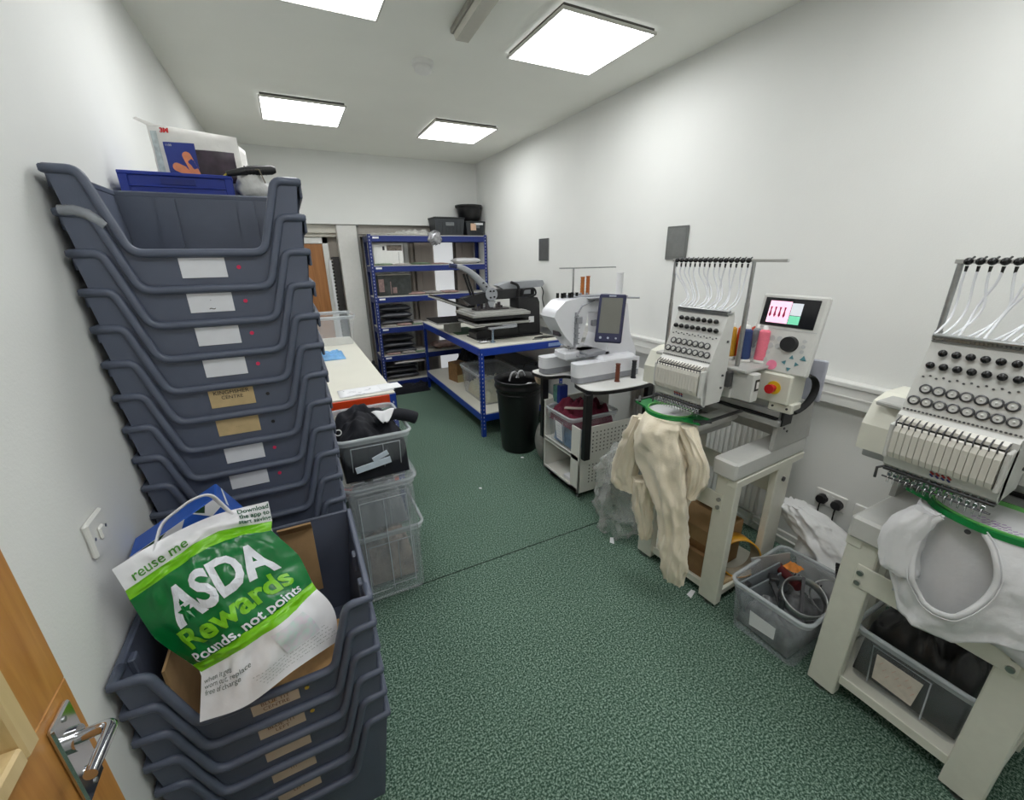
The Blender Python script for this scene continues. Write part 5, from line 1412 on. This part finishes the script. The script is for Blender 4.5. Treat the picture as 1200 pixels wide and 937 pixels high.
q.lathe([(.080,0),(.086,0),(.086,.045),(.080,.045),(.080,0)], 40); q.build('hoop_band', M_steel, t)
q = MB(); q.M = roty(math.radians(-24)) @ rotx(math.radians(10))
for k in range(9): q.box(.084,-.05+k*.012,.008,.090,-.045+k*.012,.036)
q.bar((-.08,0,.045),(.08,.02,.045),.012,.008); q.tube([(.03,-.08,.02),(-.05,-.10,.05),(-.11,-.02,.05)], .006, 8); q.build('hoop_fitting', M_bolt, t)
q = MB(); q.M = tr(.10,-.01,.04) @ rotz(1.0) @ roty(math.radians(-10))
for k in range(14): q.box(-.10+k*.016,-.012,-.006,-.088+k*.016,.012,.006,.001)
loose('black_chain', 'black jointed strip lying over the hoops in the box between the machines', 'strip', (1.80,.70,.262), q, M_black, -.5)
q = MB(); q.tube([(-.06,.0,0),(.06,.0,.0)], .019, 14)
q.tube([(-.066,0,0),(-.06,0,0)], .022, 14); q.tube([(.06,0,0),(.066,0,0)], .022, 14)
loose('thread_reel', 'dark red thread reel lying in the box between the machines', 'thread reel', (1.80,.80,.255), q, mat('maroon_thread', S(88,24,26), .5, var=.15), math.radians(70))
q = MB(); q.grid(lambda u, v: ((u-.5)*.07,(v-.5)*.06,.02*math.sin(PI*u)*math.sin(PI*v)+.012*fbm((u*5,v*5,3))), 10, 10)
loose('orange_thread', 'orange scrap of thread in the box between the machines', 'thread', (1.86,.815,.268), q, mat('orange_scrap', S(226,142,60), .7, var=.2), 0)
q = MB(); q.M = roty(math.radians(-20)); q.box(-.11,-.004,0,.13,.004,.16,.002); q.box(-.11,-.03,0,.13,-.022,.13,.002)
loose('grey_folder', 'grey plastic folder standing at the left end of the box between the machines', 'folder', (1.74,.865,.10), q, mat('grey_folder', S(128,134,138), .35, var=.1), math.radians(-14))
q = MB(); q.M = roty(math.radians(-12)); q.box(-.09,-.003,0,.09,.003,.19,.002)
loose('clear_sleeve', 'upright clear sleeve behind the grey folder in the box', 'sleeve', (1.86,.885,.10), q, mat('clear_sleeve', S(190,188,184), .2, alpha=.7), math.radians(-30))
q = MB(); q.M = roty(math.radians(-50)) @ rotx(math.radians(25))
q.lathe([(.066,0),(.072,0),(.072,.03),(.066,.03),(.066,0)], 36)
loose('steel_hoop', 'smaller steel ring leaning behind the cap hoop in the box', 'hoop', (1.87,.66,.225), q, M_steel)
q = MB(); q.bar((-.07,0,0),(.07,.01,.02),.02,.012); q.box(.05,-.02,.0,.09,.02,.04,.004); q.cyl((-.07,0,-.02),(-.07,0,.04),.012,n=12)
loose('black_clamp', 'black clamp piece among the hoops in the box', 'clamp', (1.70,.78,.215), q, M_bolt, .8)
# yellow tape roll, standing by the wall
t = thing('tape_roll', 'wide yellow tape roll on the middle stand shelf, beside the right front leg', 'tape roll', (1.815,1.055,.182), 0)
q = MB(); q.M = rotz(math.radians(-28)) @ rotx(math.radians(78))
q.lathe([(.095,-.045),(.102,-.045),(.102,.045),(.095,.045),(.095,-.045)], 40); q.build('tape', mat('amber_tape', S(214,156,40), .3, var=.08), t)
q = MB(); q.M = rotz(math.radians(-28)) @ rotx(math.radians(78)); q.lathe([(.0945,-.044),(.0945,.044)], 40); q.build('core', mat('tape_core', S(170,160,140), .8), t)
t = thing('brown_parcel', 'small tan parcel lying on the stand shelf in front of the yellow tape roll', 'parcel', (1.72,1.045,.0755), 0)
q = MB(); q.box(-.05,-.035,0,.04,.05,.025,.004); q.build('parcel_body', mat('parcel_tan', S(186,160,120), .7), t)
# white sack slumped against the wall
m = MB()
pts = [((2.12,1.0,.43),.05,.045),((2.14,.965,.39),.09,.07),((2.16,.90,.33),.125,.09),((2.16,.82,.27),.14,.11),((2.17,.76,.18),.15,.125),((2.17,.75,.02),.155,.13)]
loft(m, [(V(c)-V((2.08,.82,0)), a, b) for c, a, b in pts], 60, .20, 6, wr=.032, wf=18, step=9)
o = m.build('white_sack', mat('white_polythene', S(236,236,236), .4, var=.03, bump=.2, bscale=30)); o.location = (2.08,.82,0)
tag(o, 'crumpled white sack slumped against the wall behind the box', 'sack')
# white litter under the middle stand
for (x, y, a, lab) in ((1.57,1.10,.3,'white paper offcut on the carpet by the middle stand foot'), (1.49,1.62,.9,'thin white scrap on the carpet beside the clear wrap')):
    loose('paper_offcut', lab, 'scrap', (x,y,.001), MB().prism([(-.03,-.012),(.03,-.008),(.028,.012),(-.02,.014)], 'xy', 0, .002), M_paper, a)

# clear polythene wrap stuffed beside the middle stand
m = MB()
M_poly = mat('clear_polythene', S(206,208,206), .16, var=.15, scale=18, bump=.9, bscale=14, alpha=.34)
pts = [((1.60,1.70,.0),.10,.10),((1.61,1.71,.08),.13,.13),((1.62,1.73,.22),.12,.13),((1.62,1.75,.36),.11,.11),((1.64,1.76,.46),.09,.09),((1.66,1.76,.53),.05,.05)]
loft(m, [(V(c)-V((1.61,1.72,0)), a, b) for c, a, b in pts], 70, .30, 2, wr=.032, wf=24, step=10)
o = m.build('polythene_wrap', M_poly); o.location = (1.61,1.72,0); tag(o, 'bundle of crumpled clear polythene between the trolley and the middle stand', 'plastic wrap')

# ------------------------------------------------------------------ white trolley with the compact machine
t = thing('trolley', 'white perforated trolley with a black-edged top under the compact embroidery machine', 'trolley', (1.56, 2.08, 0)); T = V(t.location)
M_trol = mat('trolley_white', S(226,225,218), .4, var=.015)
D, Wd = .62, .47
m = MB(); m.box(0,.0,.055,D,.012,.30,.002); m.prism([(0,.30),(.05,.545),(.05,.545),(D,.545),(D,.30)], 'xz', 0, .012); sp = m.build('side_panel', M_trol, t)
m = MB(); m.box(0,0,.055,.012,.10,.545,.002); m.build('front_stile', M_trol, t)
h = MB()
for r in range(6):
    for k in range(13):
        h.cyl((.11+k*.032,-.0005,.36+r*.028),(.11+k*.032,-.0012,.36+r*.028),.0055,n=8)
for r in range(6):
    for k in range(3): h.cyl((.09+k*.03,-.0005,.13+r*.026),(.09+k*.03,-.0012,.13+r*.026),.0055,n=8)
h.build('perforation', M_slot, sp)
m = MB(); m.box(0,Wd-.012,.055,D,Wd,.62,.002); m.box(0,Wd-.02,.055,.012,Wd,.62,.002); m.build('side_panel', M_trol, t)
m = MB(); m.box(D-.012,.012,.055,D,Wd-.012,.30,.002); bp = m.build('back_panel', M_trol, t)
h = MB()
for r in range(4):
    for k in range(4): h.cyl((D-.0125,.06+k*.03,.15+r*.026),(D-.0135,.06+k*.03,.15+r*.026),.005,n=8)
h.build('perforation', M_slot, bp)
m = MB(); m.box(0,.012,.055,D-.012,Wd-.012,.075,.002); m.box(0,.012,.055,.01,Wd-.012,.09,.002); m.build('lower_shelf', M_trol, t)
m = MB(); m.box(0,.012,.315,D-.012,Wd-.012,.328,.002); m.box(0,.012,.300,.01,Wd-.012,.335,.002); m.build('upper_shelf', M_trol, t)
M_tblack = mat('black_square_tube', S(22,22,24), .4, var=.08)
for (u, v, z0) in ((-.0,-.055,.335),(-.0,Wd+.015,.30),(D-.10,-.055,.30),(D-.10,Wd+.015,.30)):
    MB().box(u, v, z0, u+.05, v+.04, .80, .003).build('post', M_tblack, t)
def dtop(o):
    pts = [(.02,-.02),(.035,-.085),(.12,-.13),(.28,-.15),(.46,-.14),(.60,-.09),(.70,.02),(.72,.20),(.70,.40),(.60,.54),(.30,.565),(.0,.55),(-.055,.52),(-.065,.46),(-.03,.35),(.10,.31),(.13,.24),(.10,.16),(.04,.10)]
    c = V((.32,.22,0))
    return [((p.x-c.x)*o+c.x, (p.y-c.y)*o+c.y+.04) for p in catmull([(a,b,0) for a,b in pts], 4, True)]
m = MB(); m.prism(dtop(1.0), 'xy', .80, .822); m.build('top_edge', M_tblack, t); m = MB(); m.prism(dtop(.985), 'xy', .822, .826); m.build('table_top', mat('trolley_top_white', S(232,232,228), .35, var=.01), t)
for (u, v) in ((.04,.05),(.04,Wd-.05),(D-.05,.05),(D-.05,Wd-.05)):
    m = MB(); m.cyl((u,v,.0),(u,v,.008),.016,n=14); m.cyl((u,v,.006),(u,v,.055),.006,n=8); m.cyl((u,v,.026),(u,v,.034),.011,n=6); m.build('levelling_foot', M_steel, t)
    m = MB(); m.cyl((u+.03,v-.012+.05*(1 if v < .2 else -1),.026),(u+.03,v+.012+.05*(1 if v < .2 else -1),.026),.025,n=16); m.box(u+.015,v-.014+.05*(1 if v < .2 else -1),.03,u+.045,v+.014+.05*(1 if v < .2 else -1),.055,.003); m.build('castor', M_bolt, t)
# white leaflet on lower shelf, clear box with maroon clothes on the upper one
loose('leaflet_stack', 'small stack of white leaflets on the lower trolley shelf', 'leaflets', (1.64,2.22,.0765), MB().box(-.05,-.08,0,.06,.08,.028,.002), M_paper, .1)
t = clear_box('clear_box', 'clear box with a paper label on the upper trolley shelf', (1.745, 2.325, .3305), .40, .33, .262, emboss=False, tap=.022)
m = MB(); P1 = lambda y, z: (-.20+.022*(1-z/.262)-.004, y, z)
m.add([P1(.035,.05),P1(.045,.19),P1(-.04,.185),P1(-.04,.045)], [(0,1,2,3)]); c = m.build('paper_label', M_paper, t, solid=.001)
m = MB()
for k in range(5): m.bar(V(P1(.025,.16-k*.022))-V((.002,0,0)), V(P1(-.02,.157-k*.022))-V((.002,0,0)), .004, .001)
m.build('printed_lines', mat('faint_print', (1,1,1)), c)
m = MB(); m.tube([P1(.055,.03),P1(.06,.20),P1(-.055,.20),P1(-.055,.03)], .0025, 6); m.build('label_pocket', M_clearrim, t)
cloth_pile('blue_clothes', 'pale blue clothes inside the clear box on the trolley', 'clothes', (1.74,2.32,.340), .31, .25, .17, mat('pale_blue_cloth', S(120,150,186), .9, var=.3, scale=14), 51)
cloth_pile('maroon_clothes', 'maroon clothes heaped on top of the trolley box', 'clothes', (1.74,2.32,.50), .36, .31, .165, mat('maroon_cloth', S(104,28,50), .9, var=.3, scale=10, bump=.15, bscale=60), 52, amp=.4, fq=10)
m = MB(); m.tube(catmull([(-.08,.02,.0),(-.05,-.05,.012),(.03,-.08,.008),(.08,-.05,.0)],5), .008, 8, sx=2.0)
loose('grey_strap', 'grey strap looped over the maroon clothes', 'strap', (1.66,2.27,.632), m, mat('grey_strap', S(170,160,150), .8))
t = thing('small_boxes', 'small colourful packets standing behind the maroon clothes under the trolley top', 'packets', (1.66,2.53,.595))
MB().box(-.02,-.03,0,.05,.02,.13,.003).build('packet_body', mat('packet_teal', S(110,160,150), .4, var=.3, scale=30), t); MB().box(-.02,-.075,0,.05,-.035,.14,.003).build('blue_packet', mat('packet_blue', S(40,60,140), .4), t)
# radiator on the wall behind the trolley
t = thing('radiator', 'white panel radiator on the right wall behind the trolley', 'radiator', (WX1-.02, 1.25, .15))
m = MB(); m.box(-.075,0,0,-.012,1.15,.60,.006); rb = m.build('panel', M_gloss_white, t)
m = MB()
for k in range(34): m.box(-.083,.02+k*.033,.02,-.075,.038+k*.033,.58,.003)
m.build('convector_rib', M_gloss_white, rb)
m = MB(); m.tube([(-.04,.05,0),(-.04,.05,-.10),(.0,.05,-.10)], .008, 8); m.tube([(-.04,1.1,0),(-.04,1.1,-.10),(.0,1.1,-.10)], .008, 8); m.tube([(.0,-.6,-.10),(.0,1.1,-.10)], .008, 8); m.build('pipe', M_gloss_white, t)

# compact white machine
t = thing('compact_embroidery_machine', 'compact white embroidery machine with a dark upright tablet on the trolley', 'embroidery machine', (1.56, 2.36, .826))
M_pr = mat('pr_white', S(232,233,238), .28, var=.01, coat=.2)
M_prg = mat('pr_grey', S(150,152,158), .3, var=.05)
X = lambda a: a-1.56
# left and right base feet
def footp(v0, v1, u0, u1, zt, name, mt):
    m = MB(); n = 16
    pl = [(p.x, p.y) for p in round_poly([(u1,v1,0),(u0+.02,v1,0),(u0,v1-.02,0),(u0,v0+.02,0),(u0+.02,v0,0),(u1,v0,0)], .03, 4)]
    m.prism(pl, 'xy', .045, zt); b = m.build(name, mt, t)
    q = MB(); q.prism([(a*.985+.005, b_) for a, b_ in pl], 'xy', .006, .045); q.build('base_trim', M_prg, b)
    return b
footp(.13, .235, X(1.52), X(2.0), .125, 'left_foot', M_pr)
footp(-.185, -.085, X(1.585), X(2.12), .135, 'right_foot', M_pr)
m = MB(); m.box(X(1.80),-.178,.008,X(2.10),.228,.16,.02); m.build('base', M_pr, t)
m = MB(); m.box(X(1.60),-.02,.125,X(1.88),.10,.185,.012); m.box(X(1.63),.09,.13,X(1.80),.17,.175,.006); m.build('free_arm', M_pr, t)
m = MB(); m.box(X(1.72),-.10,.155,X(1.92),.235,.185,.006); m.box(X(1.66),-.085,.16,X(1.80),-.06,.172,.003); m.build('frame_carriage', M_prg, t)
m = MB(); m.prism([(X(2.16),.10),(X(2.16),.16),(X(2.09),.30),(X(2.05),.50),(X(1.93),.54),(X(1.90),.50),(X(1.92),.28),(X(1.87),.14),(X(1.84),.10)], 'xz', -.10, .16); m.build('column', M_pr, t)
# head: rounded front leaning forward
m = MB(); hp = [(X(1.49),.435),(X(1.50),.475),(X(1.57),.535),(X(1.70),.555),(X(1.75),.550),(X(1.765),.50),(X(1.75),.40),(X(1.72),.30),(X(1.70),.235),(X(1.655),.215),(X(1.64),.24),(X(1.58),.30),(X(1.535),.36)]
hp = [(p.x,p.y) for p in round_poly([(a,b,0) for a,b in hp]+[(hp[0][0],hp[0][1],0)], .02, 3)][:-1]
m.prism(hp, 'xz', -.045, .125); hd = m.build('head', M_pr, t)
m = MB(); m.prism([(X(1.505),.445),(X(1.515),.47),(X(1.57),.515),(X(1.575),.50)], 'xz', -.02, .10); m.box(X(1.555),-.005,.30,X(1.575),.08,.335,.003); m.build('smoked_panel', mat('smoked_plastic', S(70,72,78), .2), hd)
m = MB()
for k in range(6):
    a, b = X(1.60)+.022*(k%2)+.028*(k//2)*1.0, .095-.025*k*.9
    m.cyl((a, b, .545+.004*(k//2)), (a, b, .578+.004*(k//2)), .010, n=12)
m.build('tension_knob', M_knob, hd)
m = MB()
for k in range(5): m.cyl((X(1.70)+.03*k,.05-.03*(k%2),.55),(X(1.70)+.03*k,.05-.03*(k%2),.575),.008,n=10)
m.box(X(1.66),-.03,.553,X(1.86),.10,.562,.002); m.build('thread_plate', M_prg, hd)
m = MB(); m.box(X(1.655),-.055,.25,X(1.675),-.045,.44); m.tube([(X(1.66),-.05,.44),(X(1.70),-.052,.50),(X(1.80),-.05,.53)], .006, 8)
m.box(X(1.648),-.050,.225,X(1.662),-.0452,.46)
for k in range(6): m.box(X(1.645),-.058,.245+k*.036,X(1.685),-.045,.251+k*.036)
m.box(X(1.655),-.066,.385,X(1.70),-.045,.43,.003); m.box(X(1.655),-.058,.30,X(1.675),-.045,.315); m.build('thread_path', M_prg, hd)
m = MB(); m.cyl((X(1.665),.04,.24),(X(1.665),.04,.205),.010,n=10); m.cyl((X(1.665),.04,.21),(X(1.665),.04,.185),.003,n=8); m.box(X(1.645),-.01,.20,X(1.70),.09,.215,.003); m.build('needle_bar', M_chrome, hd)
m = MB(); m.box(X(1.72),-.01,.44,X(1.98),.10,.53,.01); m.build('upper_arm', M_pr, t)
m = MB(); m.box(X(1.84),-.13,.355,X(1.90),-.045,.405,.004); m.box(X(1.78),-.075,.36,X(1.84),-.045,.40,.004); m.build('screen_arm', M_prg, t)
# tablet
P = tr(X(1.775), -.255, .435) @ rotz(math.radians(40)) @ roty(math.radians(19))
m = MB(); m.M = P; m.box(-.009,-.085,-.155,.009,.085,.155,.008); tb = m.build('tablet', mat('tablet_navy', S(38,40,72), .3, var=.03), t)
m = MB(); m.M = P; m.box(-.0105,-.066,-.095,-.0088,.066,.13); m.build('screen', mat('tablet_screen', S(112,112,106), .12, var=.05, scale=4), tb)
m = MB(); m.M = P
for (yy, r) in ((.048,.008),(.0,.007),(-.05,.006)): m.cyl((-.0088,yy,-.125),(-.0105,yy,-.125),r,n=12)
m.box(-.0105,-.022,.138,-.0088,.022,.146); m.build('tablet_key', mat('tablet_key', S(170,176,190), .3), tb)
# spool stand
m = MB(); m.cyl((X(1.70),.06,.545),(X(1.70),.06,.735),.006,n=10); m.build('stand_rod', M_steel, t)
m = MB(); m.bar((X(1.60),.075,.738),(X(2.02),.02,.738),.022,.008); m.build('guide_bar', M_steel, t)
m = MB(); m.box(X(1.74),-.10,.545,X(2.05),.14,.553,.002); m.cyl((X(1.99),-.13,.545),(X(2.06),-.20,.545),.006,n=8); m.build('spool_tray', M_prg, t)
def reel(label, loc, mt, h=.13, r=.016, grp=None, mg=None):
    q = thing('thread_reel', label, 'thread reel', loc, 0, grp)
    m = MB(); m.cyl((0,0,0),(0,0,.004),r*1.15,n=16); m.cyl((0,0,h-.004),(0,0,h),r*1.05,n=16); m.build('flange', mg or mt, q)
    m = MB(); m.lathe([(r,.004)]+[(r-.0015*(k%2)-.001*k/12, .008+(h-.016)*k/12) for k in range(13)]+[(r*.9,h-.004)], 16); m.build('thread', mt, q)
reel('orange-brown thread reel on top of the compact machine', (1.785,2.43,1.380), mat('thread_caramel', S(184,108,48), .5, var=.12), .125, .015)
reel('second caramel reel touching the first on the compact machine', (1.812,2.405,1.380), mat('thread_caramel2', S(168,92,40), .5, var=.12), .13, .014)
reel('white thread cone top behind the tablet', (2.0,2.30,1.380), M_whitecloth, .15, .024)
reel('brown thread reel standing on the trolley top edge', (1.876,2.115,.8265), mat('thread_brown', S(110,58,40), .5, var=.1), .125, .0165)
reel('black thread reel standing on the trolley top, right of the brown one', (2.034,2.13,.8265), mat('thread_black', S(34,36,42), .5, var=.1), .125, .0165)
t = thing('pale_pouch', 'cream and brown patterned pouch hanging at the left trolley corner', 'pouch', (1.60,2.66,.735))
m = MB(); m.ball((0,.02,.02), .06, 16, (.6,.9,1)); m.build('pouch_body', mat('pouch_print', S(196,176,150), .7, var=.35, scale=24), t)

# ------------------------------------------------------------------ camera, light, view
cam = bpy.data.cameras.new('camera'); co = bpy.data.objects.new('camera', cam); COL.objects.link(co)
F = 488.96
R = Matrix(((0.8903391740446044,-0.4551277752106485,-0.012444412134651375),(-0.15957284664229124,-0.2863308160515008,-0.9447492632406533),(0.426418411628822,0.8431330689820482,-0.3275575769431467)))
right, down, fwd = R[0], R[1], R[2]
m4 = Matrix((right, -down, -fwd)).transposed().to_4x4(); m4.translation = (0,0,1.65)
co.matrix_world = m4
cam.sensor_fit = 'HORIZONTAL'; cam.sensor_width = 36; cam.lens = 36*F/1200
cam.clip_start = .02; cam.clip_end = 60
SC.camera = co
w = bpy.data.worlds.new('room_world'); SC.world = w; w.use_nodes = True
bg = w.node_tree.nodes['Background']; bg.inputs['Color'].default_value = (.9,.95,1,1); bg.inputs['Strength'].default_value = .3
SC.view_settings.view_transform = 'Standard'; SC.view_settings.look = 'None'
SC.view_settings.exposure = 0.0; SC.view_settings.gamma = 1.0; SC.view_settings.use_curve_mapping = False
